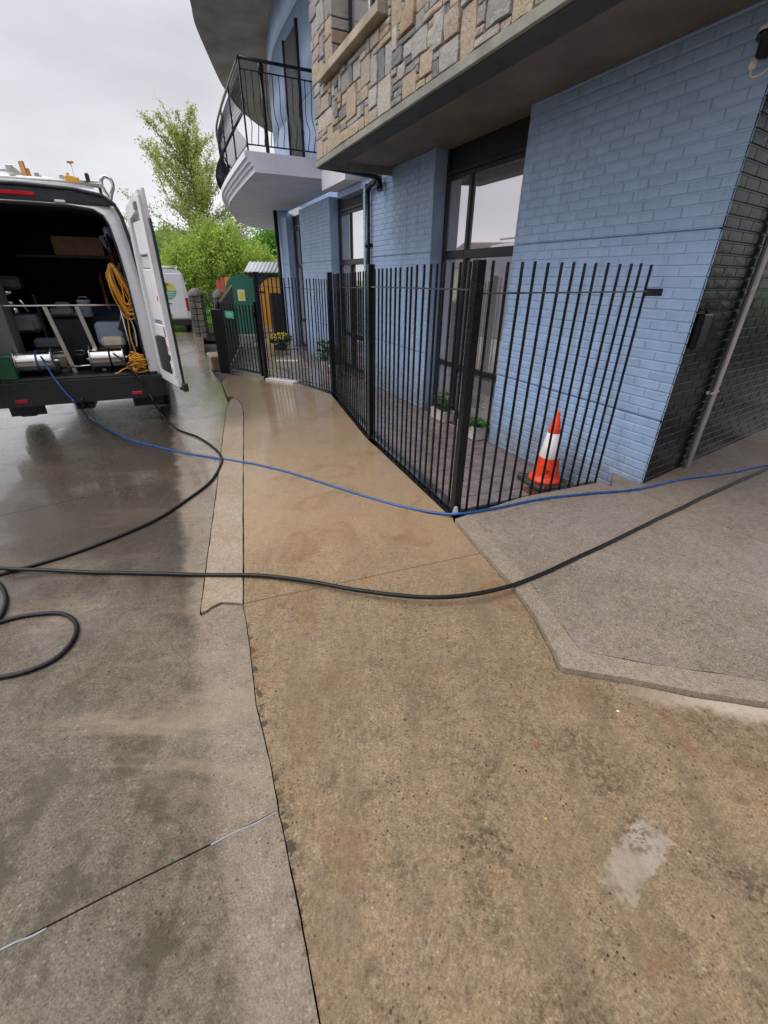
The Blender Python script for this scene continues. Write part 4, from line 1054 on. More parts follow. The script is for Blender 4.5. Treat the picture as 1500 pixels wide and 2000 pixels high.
# ------------------------------------------------------------------ troughs with plants
def leaves(mb, c, n, spread, h, L, W, up=0.6, r=random):
    for _ in range(n):
        a = r.uniform(0, 2 * math.pi); d = r.random() ** .6 * spread
        b = Vector((c[0] + math.cos(a) * d * .6, c[1] + math.sin(a) * d * .6, c[2] + r.random() * h * .5))
        T = Vector((math.cos(a) * (1 - up), math.sin(a) * (1 - up), up * r.uniform(.4, 1.2))).normalized(); ln = L * r.uniform(.6, 1.2)
        S = T.cross(Vector((r.uniform(-1, 1), r.uniform(-1, 1), .5))).normalized() * W * r.uniform(.7, 1.2)
        m_ = b + T * ln * .5; t_ = b + T * ln + Vector((0, 0, -ln * .15))
        mb.quadface([b, m_ + S, t_, m_ - S])
def trough(pos, L, W, H, rz, label, kind):
    t = empty('plant_trough', pos, rz, label, 'planter', 'white troughs by the first window')
    mb = MB(); w = .018
    poly = lambda a, b: [(-a, -b), (a, -b), (a, b), (-a, b)]
    for z0, z1, k in ((0, H * .85, 1), (H * .85, H, 1.04)):
        mb.box(-L / 2 * k, L / 2 * k, -W / 2 * k, -W / 2 * k + w, z0, z1); mb.box(-L / 2 * k, L / 2 * k, W / 2 * k - w, W / 2 * k, z0, z1)
        mb.box(-L / 2 * k, -L / 2 * k + w, -W / 2 * k + w, W / 2 * k - w, z0, z1); mb.box(L / 2 * k - w, L / 2 * k, -W / 2 * k + w, W / 2 * k - w, z0, z1)
    mb.build('trough', M_trough, t)
    mb = MB(); mb.box(-L / 2 + w, L / 2 - w, -W / 2 + w, W / 2 - w, .01, H * .86); mb.build('soil', M_soil, t)
    mb = MB()
    if kind == 0:
        for k in range(5): leaves(mb, (-L / 2 + .07 + k * (L - .14) / 4, random.uniform(-.02, .02), H * .85), 55, .09, .06, .13, .016, .45)
        mb.build('succulent_leaves', M_leaf1, t)
    else:
        for k in range(9):
            x = -L / 2 + .04 + k * (L - .08) / 8; hh = random.uniform(.12, .34)
            for q in range(6): leaves(mb, (x + random.uniform(-.02, .02), random.uniform(-.03, .03), H * .8 + hh * q / 6), 12, .05, .04, .07, .012, .4)
        mb.build('shrub_leaves', M_leaf2, t)
    return t
wrot = BTH
q1 = hp(921, 850, TZ + .01); q2 = hp(863, 818, TZ + .01)
trough(q1, .42, .20, .17, wrot, 'white trough of fleshy green plants, the nearer one by the first window', 0)
trough(q2, .36, .18, .15, wrot, 'white trough with a straggly grey green shrub, behind the first trough', 1)
# potted shrubs seen through the far railing
for (px, py, lab, n_) in ((690, 700, 'dark leafy shrub in a pale pot in front of the second window', 260), (668, 690, 'second dark shrub in a pale pot, just beyond the other by the second window', 200)):
    q = LWz({690: 6.9, 668: 7.5}[px], .45, TZ); t = empty('potted_shrub', q, 0, lab, 'plant pot', 'potted shrubs behind the railing')
    mb = MB(); mb.lathe([(.10, 0), (.15, .22), (.155, .24), (.13, .24), (.12, .18), (.001, .18)], (0, 0, 0), 18); mb.build('pot', M_trough, t)
    mb = MB()
    for q_ in range(8): leaves(mb, (random.uniform(-.1, .1), random.uniform(-.1, .1), .22 + q_ * .05), n_ // 8, .16, .1, .11, .025, .5)
    mb.build('foliage', M_leaf1, t)
q = LWz(11.15, .65, -.36); t = empty('flower_pot', q, 0, 'pot of yellow flowers at the foot of the far blue pier', 'flower pot')
mb = MB(); mb.lathe([(.14, 0), (.19, .22), (.2, .25), (.17, .25), (.16, .2), (.001, .2)], (0, 0, 0), 16); mb.build('pot', M_conebase, t)
mb = MB()
for q_ in range(6): leaves(mb, (random.uniform(-.15, .15), random.uniform(-.15, .15), .24 + q_ * .03), 40, .22, .1, .14, .03, .5)
mb.build('foliage', M_leaf1, t)
mb = MB()
for q_ in range(40): 
    a = random.uniform(0, 6.28); d_ = random.random() * .26; c_ = (math.cos(a) * d_ - .06, math.sin(a) * d_, .42 + random.random() * .14); mb.obox(c_, (.03, .03, .02), Matrix.Rotation(a, 3, 'Z'), .01)
mb.build('blossoms', M_flower, t)

# ------------------------------------------------------------------ hoses
def hose(name, pts, r, mat, label, cat, n=9, seg=10):
    P = spline(pts, n)
    if n >= 9:
        P = [p + Vector((mnoise.noise(p * 2.1) * .010 + mnoise.noise(p * 7) * .003, mnoise.noise(p * 2.1 + Vector((9, 0, 0))) * .010 + mnoise.noise(p * 7 + Vector((5, 5, 0))) * .003, 0)) for p in P]
    mb = MB(); mb.tube(P, r, seg); o = mb.build(name, mat); tag(o, label, cat, {'black_hose': 'black hoses on the ground', 'yellow_hose': 'yellow hoses in the van'}.get(name)); return o
VO = np.array([-3.85, 5.575]); VA = math.radians(25); VX = np.array([math.cos(VA), math.sin(VA)]); VY = np.array([-math.sin(VA), math.cos(VA)]); VG = -0.155
def VW(x, y, z): q = VO + VX * x + VY * y; return (float(q[0]), float(q[1]), z + VG)
def vl(px, py, ly):
    d = ray(px, py); t = (((VO - CP[:2]) @ VY) + ly) / (d[:2] @ VY); P = CP + d * t; q = P[:2] - VO; return (float(q @ VX), ly, float(P[2] - VG))
def vlw(px, py, ly): return VW(*vl(px, py, ly))
def apr(x, y, dz=0.0): return hp(x, y, 0.035 + dz)
rb = 0.0105
blue = [vlw(80, 696, .12), vlw(94, 718, -.02), vlw(112, 745, -.17), vlw(131, 769, -.22), vlw(150, 790, -.27), gp(168, 808, rb + .015)] + [gp(x, y, rb) for x, y in ((185, 822), (225, 845), (270, 863), (350, 882), (425, 895), (500, 907), (600, 933), (700, 966), (800, 992))] + \
       [gp(865, 1003, rb + .012)] + [apr(x, y, rb) for x, y in ((905, 1003), (970, 993), (1060, 974), (1150, 964), (1240, 956), (1335, 936), (1420, 924), (1500, 907), (1650, 880))]
hose('blue_hose', blue, rb, M_bluehose, 'blue pressure hose running from the van reel across the footpath to the right', 'hose')
rk = 0.0115
blk = [vlw(222, 690, .12), vlw(245, 708, .0), vlw(272, 738, -.17), vlw(292, 768, -.22), vlw(303, 788, -.27), gp(312, 802, rk + .015)] + [gp(x, y, rk) for x, y in ((322, 815), (345, 838), (385, 853), (415, 872), (432, 893), (430, 912), (412, 940), (370, 972), (300, 1017), (200, 1060), (110, 1092), (0, 1122))] + \
      [gp(-90, 1150, rk), gp(-150, 1210, rk), gp(-120, 1262, rk), gp(-50, 1235, rk + .01), gp(0, 1215, rk), gp(55, 1202, rk), gp(112, 1199, rk), gp(142, 1212, rk), gp(147, 1235, rk), gp(128, 1268, rk), gp(85, 1297, rk), gp(0, 1322, rk), gp(-120, 1330, rk), gp(-200, 1260, rk + .02), gp(-120, 1130, rk + .03)]
hose('black_hose', blk, rk, M_blackhose, 'black hose from the right of the van looping round into a coil at the left', 'hose')
blk2 = [gp(-140, 1095, rk + .03), gp(0, 1110, rk + .028), gp(100, 1115, rk + .012), gp(250, 1120, rk), gp(400, 1122, rk + .004), gp(500, 1123, rk + .01), gp(600, 1136, rk + .02), gp(700, 1153, rk + .035), gp(800, 1164, rk + .045), gp(880, 1165, rk + .05), gp(950, 1155, rk + .055)] + [apr(x, y, rk) for x, y in ((1020, 1136), (1100, 1102), (1200, 1055), (1350, 982), (1500, 915), (1700, 830))]
hose('black_hose', blk2, rk + .001, M_blackhose, 'thick black hose crossing the whole foreground from left edge to right edge', 'hose')
hose('black_hose', [gp(-60, 1100, rk), gp(-10, 1135, rk), gp(8, 1160, rk), gp(7, 1190, rk), gp(-12, 1218, rk), gp(-60, 1230, rk)], rk, M_blackhose, 'short bend of black hose just inside the left edge of the yard', 'hose')

# ------------------------------------------------------------------ debris
def litter(px, py, L, W, a, mat, name, label, cat, fn=None, z=.004):
    q = (fn or gp)(px, py, z); mb = MB()
    mb.v = [(-L, 0, 0), (-L * .2, W, .002), (L, .1 * W, .001), (L * .1, -W, .003), (0, 0, .006)]; mb.f = [(0, 4, 1), (1, 4, 2), (2, 4, 3), (3, 4, 0)]; mb.mi = [0] * 4; mb.sm = [False] * 4
    o = mb.build(name, mat, None, q, (0, 0, a)); tag(o, label, cat)
litter(1040, 1047, .035, .006, .9, M_dry, 'dry_leaf', 'straw coloured dry blade lying on the grey apron', 'leaf', apr)
litter(1050, 1456, .013, .006, 2.6, M_redleaf, 'red_leaf', 'small red leaf lying alone on the beige footpath', 'leaf')
litter(1066, 1599, .006, .004, .3, M_flower, 'yellow_petal', 'tiny yellow petal on the beige footpath', 'petal')
litter(1207, 1389, .007, .006, .3, M_conewhite, 'pebble', 'white pebble on the beige footpath below the apron edge', 'pebble')
litter(335, 1682, .006, .007, .3, M_leaf2, 'moss_tuft', 'small tuft of moss in the near yard joint', 'moss')

# ------------------------------------------------------------------ the van
van = empty('van', (float(VO[0]), float(VO[1]), VG), VA, 'white high roof van with its rear doors wide open, full of hose reels', 'van')
LEN = 5.4
def van_prof(k=1.0, top=2.60, inset=0.0):
    P = [(.96, .45), (.985, .8), (.99, 1.15), (.975, 1.6), (.94, 2.1), (.905, 2.36), (.86, 2.47), (.76, 2.545), (.5, 2.585), (0, 2.60)]
    P = [((x - inset), min(z, top - inset)) for x, z in P]
    return P + [(-x, z) for x, z in P[-2::-1]]
def van_open():
    P = [(.785, .64), (.785, .9), (.79, 1.3), (.785, 1.7), (.765, 2.05), (.735, 2.28), (.70, 2.36), (.62, 2.41), (.4, 2.435), (0, 2.44)]
    return P + [(-x, z) for x, z in P[-2::-1]]
pr = van_prof(); op = van_open(); n = len(pr)
mb = MB()
ys_ = [(0.06, 1.0), (0.2, 1.0), (2.2, 1.0), (3.9, 1.0), (4.1, .93)]
b0 = len(mb.v)
for y, k in ys_:
    for x, z in pr: mb.v.append((x * (1 if k == 1 else .97), y + (0.05 if z > 2.0 and y < .1 else 0), .45 + (z - .45) * k))
for j in range(len(ys_) - 1):
    for i in range(n - 1): mb.f.append((b0 + j * n + i, b0 + (j + 1) * n + i, b0 + (j + 1) * n + i + 1, b0 + j * n + i + 1)); mb.mi.append(0); mb.sm.append(True)
# nose
mb.vprism([(4.1, .45), (4.1, 2.42), (4.35, 2.2), (4.75, 1.45), (5.3, 1.15), (5.42, .8), (5.4, .45)], (0, 0, 0), (0, 1, 0), (0, 0, 1), (1, 0, 0), -.95, .95)
mb.build('body', M_white, van)
# frame round the opening, pillar depth then inner lining
mb = MB(); b0 = 0
for lst, y in ((pr, .06), (op, .02), (op, .14)):
    for x, z in lst: mb.v.append((x, y + (0.05 if z > 2.0 and y == .06 else 0), z))
for a in (0, 1):
    for i in range(n - 1): mb.f.append((a * n + i, a * n + i + 1, (a + 1) * n + i + 1, (a + 1) * n + i)); mb.mi.append(0); mb.sm.append(False)
mb.build('rear_frame', M_white, van)
# rubber seal round the opening and a dark gap band outside
mb = MB(); mb.tube([(x * 1.012, .012, z * 1.002) for x, z in op], .012, 6); mb.build('door_seal', M_rubber, van)
mb = MB(); mb.tube([(x * .985, .035, z + .008) for x, z in pr[3:-3]], .02, 6); mb.build('gutter_seal', M_rubber, van)
# lining: floor, sides, roof, bulkhead
mb = MB(); b0 = 0; ip = [(x * 1.06, z + .02) for x, z in op]
for y in (.14, 3.2):
    for x, z in ip: mb.v.append((x, y, z))
for i in range(n - 1): mb.f.append((i, i + 1, n + i + 1, n + i)); mb.mi.append(0); mb.sm.append(True)
mb.quadface([(x, 3.2, z) for x, z in ip])
mb.build('lining', M_dark, van)
mb = MB(); mb.box(-.9, .9, .02, 3.2, .56, .655, .004); mb.build('load_floor', M_plastic, van)
mb = MB(); mb.box(-.78, .78, -.012, .06, .62, .648, .006); mb.build('sill_plate', M_rubber, van)
# bumper with step
mb = MB()
bumper = [(-.97, .25), (-1.0, .05), (-.97, -.06), (-.85, -.13), (.85, -.13), (.97, -.06), (1.0, .05), (.97, .25)]
mb.prism(bumper, .36, .54); mb.prism([(x * .985, y * .85) for x, y in bumper], .54, .62)
mb.build('bumper', M_plastic, van)
mb = MB(); mb.box(-.8, .8, -.11, -.02, .6205, .63, .003)
for i in range(24): x = -.75 + i * .064; mb.box(x, x + .02, -.10, -.03, .63, .634)
mb.build('step_tread', M_rubber, van)
for sx in (-1, 1): mb = MB(); mb.box(sx * .62 - .06, sx * .62 + .06, -.138, -.125, .405, .445, .004); mb.build('reflector', M_red, van)
mb = MB(); mb.box(-.10, .10, -.10, .2, .27, .35, .01); mb.tube([(0, -.1, .31), (0, -.19, .31), (0, -.2, .37)], .02, 8); mb.lathe([(.001, .04), (.022, .03), (.026, 0), (.022, -.03)], (0, -.2, .39), 12); mb.build('tow_bar', M_blackmetal, van)
for sx in (-1, 1): mb = MB(); mb.box(sx * .86 - .07, sx * .86 + .07, .01, .055, .95, 1.6, .012); mb.build('tail_lamp', M_red, van) if False else None
# high level brake lamp and number plate lamps
mb = MB(); mb.box(-.40, .12, .02, .075, 2.505, 2.545, .008); mb.build('brake_lamp', M_red, van)
for x in (-.46, .33): mb = MB(); mb.box(x - .05, x + .05, .015, .06, 2.462, 2.488, .006); mb.build('door_catch', M_conewhite, van)
mb = MB(); mb.box(-.80, .80, .03, .10, 2.455, 2.50, .01); mb.build('header_band', M_rubber, van)
mb = MB(); mb.vprism([(-.84, 2.462), (.84, 2.462), (.82, 2.50), (.74, 2.535), (.5, 2.572), (0, 2.588), (-.5, 2.572), (-.74, 2.535), (-.82, 2.50)], (0, 0, 0), (1, 0, 0), (0, 0, 1), (0, 1, 0), .032, .062); mb.build('header_panel', M_dark, van)
# wheels
def wheel(parent, x, y, z, r=.345, w=.21):
    wl_ = empty('wheel', (x, y, z), 0, parent=parent)
    mb = MB(); mb.lathe([(r * .62, -w / 2), (r * .93, -w / 2), (r, -w / 2 + .03), (r, w / 2 - .03), (r * .93, w / 2), (r * .62, w / 2)], (0, 0, 0), 32, 'X'); mb.build('tyre', M_rubber, wl_)
    mb = MB(); mb.lathe([(.001, -w * .3), (r * .3, -w * .3), (r * .6, -w * .45), (r * .63, -w / 2), (r * .63, w / 2), (r * .6, w * .45), (r * .3, w * .3), (.001, w * .3)], (0, 0, 0), 24, 'X'); mb.build('rim', M_alu, wl_)
for y in (.95, 4.55):
    for sx in (-1, 1): wheel(van, sx * .86, y, .345)
mb = MB(); mb.box(-.75, .75, .3, 4.9, .38, .56); mb.tube([(-.8, .95, .34), (.8, .95, .34)], .06, 8); mb.build('underbody', M_plastic, van)
for sx in (-1, 1):
    mb = MB(); mb.box(sx * .70 - .19 * 1, sx * .70 + .19, .28, .31, .16, .42, .005); mb.build('mud_flap', M_rubber, van)

def rear_door(sx, ang, withdetail=True):
    """door with its hinge at x=±.95; ang = opened angle; local: u along door from the hinge, inner face towards -v"""
    d = empty('rear_door', (sx * .975, .02, 0), 0, parent=van)
    # closed door lies from hinge towards centre (direction -sx). opened by ang, swinging backwards
    th = math.pi - ang if sx > 0 else ang          # direction angle of the door in van frame measured from +x, swinging to -y
    d.rotation_euler = (0, 0, -th)
    # local +x runs along the leaf. inner side: for the right door the inner face looks to local -y side when opened
    s = -1 if sx > 0 else 1
    W = .80
    out = [(0.0, .56), (0, 1.3), (.02, 2.0), (.07, 2.42), (.12, 2.47), (W - .05, 2.56), (W, 1.6), (W, .56)]
    if True:
        mb = MB(); mb.vprism(out, (0, 0, 0), (1, 0, 0), (0, 0, 1), (0, 1, 0), s * -.0, s * -.028); mb.build('door_skin', M_white, d)
        # inner pressing with raised rim and a recessed middle
        def ringy(o_, i_, y0, y1, name, mat):
            mb = MB(); n_ = len(o_)
            mb.v = [(x, s * y0, z) for x, z in o_] + [(x, s * y1, z) for x, z in o_] + [(x, s * y1, z) for x, z in i_] + [(x, s * y0, z) for x, z in i_]
            for i in range(n_):
                j = (i + 1) % n_
                for l in range(3): mb.f.append((l * n_ + i, l * n_ + j, (l + 1) * n_ + j, (l + 1) * n_ + i)); mb.mi.append(0); mb.sm.append(False)
            mb.build(name, mat, d)
        rim_o = [(.01, .58), (.01, 1.3), (.03, 2.0), (.08, 2.40), (.13, 2.45), (W - .06, 2.54), (W - .01, 1.6), (W - .01, .58)]
        rim_i = [(.10, .70), (.10, 1.3), (.12, 1.95), (.17, 2.30), (.20, 2.33), (W - .17, 2.40), (W - .12, 1.6), (W - .12, .70)]
        ringy(rim_o, rim_i, .0, .045, 'inner_rim', M_doorin)
        # pressed panels
        for (x0, x1, z0, z1, nm, mt, dep) in ((.20, W - .20, 1.98, 2.30, 'upper_pressing', M_doorin, .022), (.18, .40, 1.30, 1.84, 'middle_pressing', M_doorin, .026), (.44, W - .16, 1.30, 1.84, 'middle_pressing', M_doorin, .026), (.18, W - .16, 1.12, 1.26, 'waist_pressing', M_doorin, .03)):
            mb = MB(); mb.obox(((x0 + x1) / 2, s * .004, (z0 + z1) / 2), ((x1 - x0) / 2 + .014, .004, (z1 - z0) / 2 + .014), None, .002); mb.build('pressing_shade_line', M_grey, d)  # slightly larger grey box paints the shaded outline round each pressing
            mb = MB(); mb.obox(((x0 + x1) / 2, s * (dep / 2 + .001), (z0 + z1) / 2), ((x1 - x0) / 2, dep / 2, (z1 - z0) / 2), None, .01); mb.build(nm, mt, d)
        mb = MB(); mb.obox((.37, s * .024, .88), (.24, .016, .23), None, .01); mb.build('lower_trim', M_plastic, d)
        mb = MB(); mb.obox((W - .06, s * .052, 1.6), (.045, .008, .9), None, .006); mb.build('lock_edge', M_doorin, d)
        mb = MB(); mb.obox((W - .22, s * .05, 2.42), (.05, .012, .035), None, .005); mb.build('top_latch', M_grey, d)
        for z in (.78, 1.02, 1.55): mb = MB(); mb.obox((W - .06, s * .062, z), (.006, .003, .028)); mb.build('red_marker', M_red, d)
        mb = MB(); mb.obox((W - .06, s * .062, 1.20), (.016, .003, .055), None, .002); mb.build('door_reflector', M_red, d)
        mb = MB(); mb.obox((W - .06, s * .062, .92), (.03, .004, .03), None, .002); mb.build('lock', M_rubber, d)
        for z in (.75, 2.1): mb = MB(); mb.tube([(-.01, s * .02, z - .05), (-.01, s * .02, z + .05)], .016, 8); mb.build('hinge', M_white, d)
        # outer lip with a rubber seal along the free edge
        mb = MB(); pts = [(W + .02, s * -.01, .56), (W + .035, s * -.01, .75), (W + .035, s * -.01, 1.4), (W + .02, s * -.01, 2.1), (W + .0, s * -.01, 2.3)]
        mb.tube(spline(pts, 4), .017, 6); mb.tube([(0.03, s * -.01, .55), (W + .02, s * -.01, .55)], .016, 6); mb.build('edge_seal', M_rubber, d)
        mb = MB(); mb.obox((W - .03, s * -.02, .58), (.09, .03, .05), None, .01); mb.build('corner_cap', M_plastic, d)
    return d
rear_door(1, math.radians(104)); rear_door(-1, math.radians(95))

# roof rack (fixed to the van)
rk_ = empty('roof_rack', (0, 0, 0), 0, parent=van)
for y, z in ((.42, 2.70), (1.6, 2.70), (2.9, 2.70)):
    mb = MB(); mb.tube([(-.86, y, z), (.74, y, z)], .031, 10); mb.build('cross_bar', M_alu, rk_)
for x in (-.74, .76): mb = MB(); mb.tube([(x, .2, 2.66), (x, 3.6, 2.66)], .02, 8); mb.build('side_rail', M_alu, rk_)
for y in (.45, 1.6, 2.9):
    for x in (-.7, .72): mb = MB(); mb.tube([(x, y, 2.5), (x, y, 2.68)], .016, 8); mb.build('rack_foot', M_blackmetal, rk_)
mb = MB(); mb.tube(spline([(.80, .40, 2.54), (.83, .40, 2.62), (.865, .38, 2.69), (.855, .38, 2.755), (.80, .38, 2.78), (.76, .38, 2.75), (.75, .40, 2.70)], 5), .019, 8); mb.build('end_hook', M_steel, rk_)
for y, z, r_ in ((.95, 2.76, .03), (.60, 2.745, .018)): mb = MB(); mb.tube([(-.85, y, z), (.62, y, z - .01)], r_, 8); mb.build('pipe_carrier', M_white, rk_)
mb = MB(); mb.box(.60, .64, .38, .46, 2.72, 2.80, .008); mb.build('stop_post', M_plastic, rk_)
# ladder on the rack
ld = empty('ladder', VW(-.30, .38, 2.74), VA, 'aluminium ladder lying on the van roof rack at the left', 'ladder', 'ladders on the van roof')
for x in (-.20, .20): mb = MB(); mb.box(x - .03, x + .03, 0, 3.2, 0, .075, .005); mb.build('stile', M_alu, ld)
for i in range(11): mb = MB(); mb.tube([(-.17, .14 + i * .28, .04), (.17, .14 + i * .28, .04)], .014, 8); mb.build('rung', M_alu, ld)
ld2 = empty('ladder', VW(.22, .62, 2.74), VA + .02, 'narrower aluminium ladder beside the first, nearer the middle of the van roof', 'ladder', 'ladders on the van roof')
for x in (-.12, .12): mb = MB(); mb.box(x - .02, x + .02, 0, 2.4, 0, .06, .005); mb.build('stile', M_alu, ld2)
for i in range(8): mb = MB(); mb.tube([(-.10, .14 + i * .28, .03), (.10, .14 + i * .28, .03)], .012, 8); mb.build('rung', M_alu, ld2)
for i, (px0, py0, px1, py1, lab) in enumerate(((40, 315, 50, 345, 'taller orange brown timber batten sticking up on the van roof'), (51, 330, 58, 347, 'shorter orange timber batten beside the taller one on the van roof'))):
    a, b = Vector(vlw(px1, py1, .55)), Vector(vlw(px0, py0, .58)); mb = MB(); mb.bar(b, a - Vector((0, 0, .03)), .05, .025, up=(0, 1, 0)); o = mb.build('timber_batten', M_wood); tag(o, lab, 'batten', 'timber battens on the van roof')
mb = MB(); a = Vector(vlw(138, 355, .42)); mb.obox((0, 0, .02), (.045, .03, .035), None, .008); mb.obox((.06, 0, .015), (.03, .03, .03), None, .006); mb.obox((-.01, 0, .06), (.012, .012, .02)); o = mb.build('ratchet_clamp', M_yellowboard, None, a, (0, 0, VA)); tag(o, 'yellow clamp strapped on the roof rack cross bar', 'clamp')

# things inside the van
def vthing(name, x, y, z, label, cat, rz=0.0): return empty(name, VW(x, y, z), VA + rz, label, cat, 'hose reels in the van' if name == 'hose_reel' else None)
fz = .655
# reel rack: aluminium frame
rkx = vthing('reel_frame', 0, .30, fz, 'aluminium tube frame standing across the van doorway above the reels', 'frame')
tz = 1.44 - fz
mb = MB(); mb.tube(spline([(-.66, 0, 0), (-.63, 0, tz * .5), (-.585, 0, tz - .03), (-.55, 0, tz), (-.4, 0, tz)], 4) + [Vector((.2, 0, tz)), Vector((.60, 0, tz))], .011, 8); mb.build('top_bar', M_alu, rkx)
for x0, x1 in ((-.17, -.06), (.16, .27)): mb = MB(); mb.bar((x0, 0, tz - .01), (x1, 0, .0), .045, .012, up=(0, 1, 0)); mb.build('upright', M_alu, rkx)
mb = MB(); mb.tube([(-.25, -.05, .07), (.5, -.05, .10)], .012, 8); mb.build('lower_bar', M_steel, rkx)
mb = MB(); mb.tube([(.63, .0, tz), (.64, .0, 0)], .011, 8); mb.build('side_bar', M_alu, rkx)
def reel(x, label, hosemat):
    r = vthing('hose_reel', x, .22, fz + .165, label, 'hose reel')
    mb = MB(); mb.lathe([(.125, -.19), (.125, .19)], (0, 0, 0), 28, 'X'); mb.build('drum', M_steel, r)
    for sx in (-1, 1):
        mb = MB(); mb.lathe([(.001, sx * .195), (.06, sx * .20), (.155, sx * .195), (.165, sx * .185), (.16, sx * .18), (.12, sx * .183), (.001, sx * .183)], (0, 0, 0), 28, 'X'); mb.build('flange', M_steel, r)
        mb = MB(); mb.lathe([(.001, sx * .25), (.022, sx * .245), (.025, sx * .20)], (0, 0, 0), 12, 'X'); mb.build('hub', M_steel, r)
    mb = MB(); mb.lathe([(.125, -.012), (.134, -.008), (.137, .0), (.134, .008), (.125, .012)], (.03, 0, 0), 24, 'X'); mb.build('hose_turn', hosemat, r)
    mb = MB(); mb.bar((-.22, .02, -.165), (-.22, .02, 0), .03, .008, up=(1, 0, 0)); mb.bar((.22, .02, -.165), (.22, .02, 0), .03, .008, up=(1, 0, 0)); mb.build('bracket', M_blackmetal, r)
reel(-.42, 'polished steel hose reel with the blue hose, left in the van doorway', M_bluehose)
reel(.36, 'polished steel hose reel right of the middle in the van doorway', M_blackhose)
# grey board at the left
t = vthing('partition_panel', -.66, .22, fz, 'grey carpeted board leaning at the left of the van doorway', 'panel')
mb = MB(); mb.vprism([(-.10, .10), (.06, .10), (.09, .3), (.09, 1.05), (-.10, 1.18)], (0, 0, 0), (1, 0, 0), (0, 0, 1), (0, 1, 0), -.0, .35); mb.build('board', M_grey, t)
t = vthing('crate', -.70, .07, .65, 'dark green crate at the left foot of the van doorway', 'crate')
mb = MB(); mb.box(-.085, .085, -.06, .12, 0, .27, .012); mb.build('crate_body', M_green_bin, t); mb = MB(); mb.box(-.09, .09, -.065, .125, .24, .275, .01); mb.build('crate_rim', M_green_bin, t)
# pump / engine at the back left
t = vthing('pressure_washer', -.56, .95, fz, 'engine driven washer with metal fittings and a dark tank, behind the left reel', 'pressure washer')
mb = MB(); mb.box(-.26, .22, -.25, .25, .45, .66, .05); mb.box(-.2, .15, -.29, -.25, .48, .6, .01); mb.build('engine', M_grey, t)
mb = MB(); mb.obox((-.05, -.05, 1.02), (.17, .12, .075), None, .035); mb.build('tank', simple('blue_grey_tank', (.05, .07, .09), .4), t)
mb = MB(); mb.tube([(-.12, -.2, .90), (.02, -.2, .92)], .03, 10); mb.tube([(-.1, -.2, .80), (.0, -.2, .80)], .025, 10); mb.box(-.2, -.13, -.15, -.1, .62, .93, .01); mb.tube([(.06, -.2, .86), (.12, -.18, .70)], .025, 8); mb.lathe([(.001, .03), (.05, .03), (.05, -.03), (.001, -.03)], (-.02, -.2, .71), 14, 'Y'); mb.build('fittings', M_steel, t)
mb = MB(); mb.box(-.28, .26, -.28, .28, 0, .05); mb.box(-.28, -.25, -.28, .28, .05, .9); mb.box(.23, .26, -.28, .28, .05, .9); mb.build('cradle', M_blackmetal, t)
t = vthing('generator', -.05, 1.1, fz, 'small dark generator with a grey end cap in the middle of the load space', 'generator')
mb = MB(); mb.box(-.22, .22, -.2, .2, .0, .62, .04); mb.build('housing', M_dark, t)
mb = MB(); mb.box(-.10, .06, -.235, -.2, .66, .80, .02); mb.box(-.2, .2, -.22, .2, .6205, .68, .02); mb.build('end_cap', M_grey, t)
t = vthing('jerry_can', -.30, .62, fz, 'dark grey canister lying above the left hose reel', 'canister')
mb = MB(); mb.obox((0, 0, .33), (.16, .10, .065), None, .035); mb.tube([(.10, -.05, .38), (.13, -.05, .42)], .02, 8); mb.build('can', simple('dark_grey_can', (.06, .065, .075), .45), t); mb = MB(); mb.box(-.15, .15, -.09, .09, 0, .26); mb.build('stand', M_dark, t)
t = vthing('red_batten', 0, 1.6, fz, 'orange red bar lying across the dark load space behind the reel frame', 'bar')
mb = MB(); mb.box(-.55, .45, -.01, .01, .52, .555, .004); mb.build('bar', simple('rusty_orange', (.40, .08, .02), .6, var=.4), t); mb = MB(); mb.box(-.56, -.54, -.012, .012, 0, .52); mb.box(.44, .46, -.012, .012, 0, .52); mb.build('bar_leg', M_dark, t)
t = vthing('cool_box', .42, .75, fz, 'pale blue patterned plastic tub behind the right uprights in the van', 'tub')
mb = MB(); mb.box(-.17, .17, -.13, .13, .28, .56, .03); mb.build('tub', M_bluebox, t); mb = MB(); mb.box(-.17, .17, -.12, .12, 0, .28); mb.build('tub_stand', M_dark, t)
t = vthing('canister', .44, .50, fz, 'cream canister resting above the right hose reel', 'canister')
mb = MB(); mb.obox((0, 0, .33), (.14, .09, .07), None, .04); mb.build('can', M_cream, t); mb = MB(); mb.box(-.12, .12, -.07, .07, 0, .27); mb.build('stand', M_dark, t)
t = vthing('cardboard_box', .24, 1.4, 2.0, 'brown cardboard box up on a shelf near the van roof', 'box')
mb = MB(); mb.box(-.28, .30, -.15, .2, 0, .22, .004); mb.build('carton', M_card, t); mb = MB(); mb.box(-.7, .76, -.2, .25, -.03, -.002); mb.build('shelf', M_dark, t)
t = vthing('navy_sheet', .35, 1.3, fz, 'navy blue cloth heaped over gear in the load space', 'cloth')
mb = MB()
for i in range(9):
    for j in range(6): mb.v.append((-.35 + i * .085, -.25 + j * .09, .70 + .05 * math.sin(i * 1.7 + j) + .03 * math.cos(j * 2.1) - (.5 if j == 0 else 0)))
for i in range(8):
    for j in range(5): mb.f.append((i * 6 + j, (i + 1) * 6 + j, (i + 1) * 6 + j + 1, i * 6 + j + 1)); mb.mi.append(0); mb.sm.append(True)
mb.build('cloth', M_navy, t); mb = MB(); mb.box(-.33, .3, -.23, .18, 0, .62); mb.build('heap', M_dark, t)
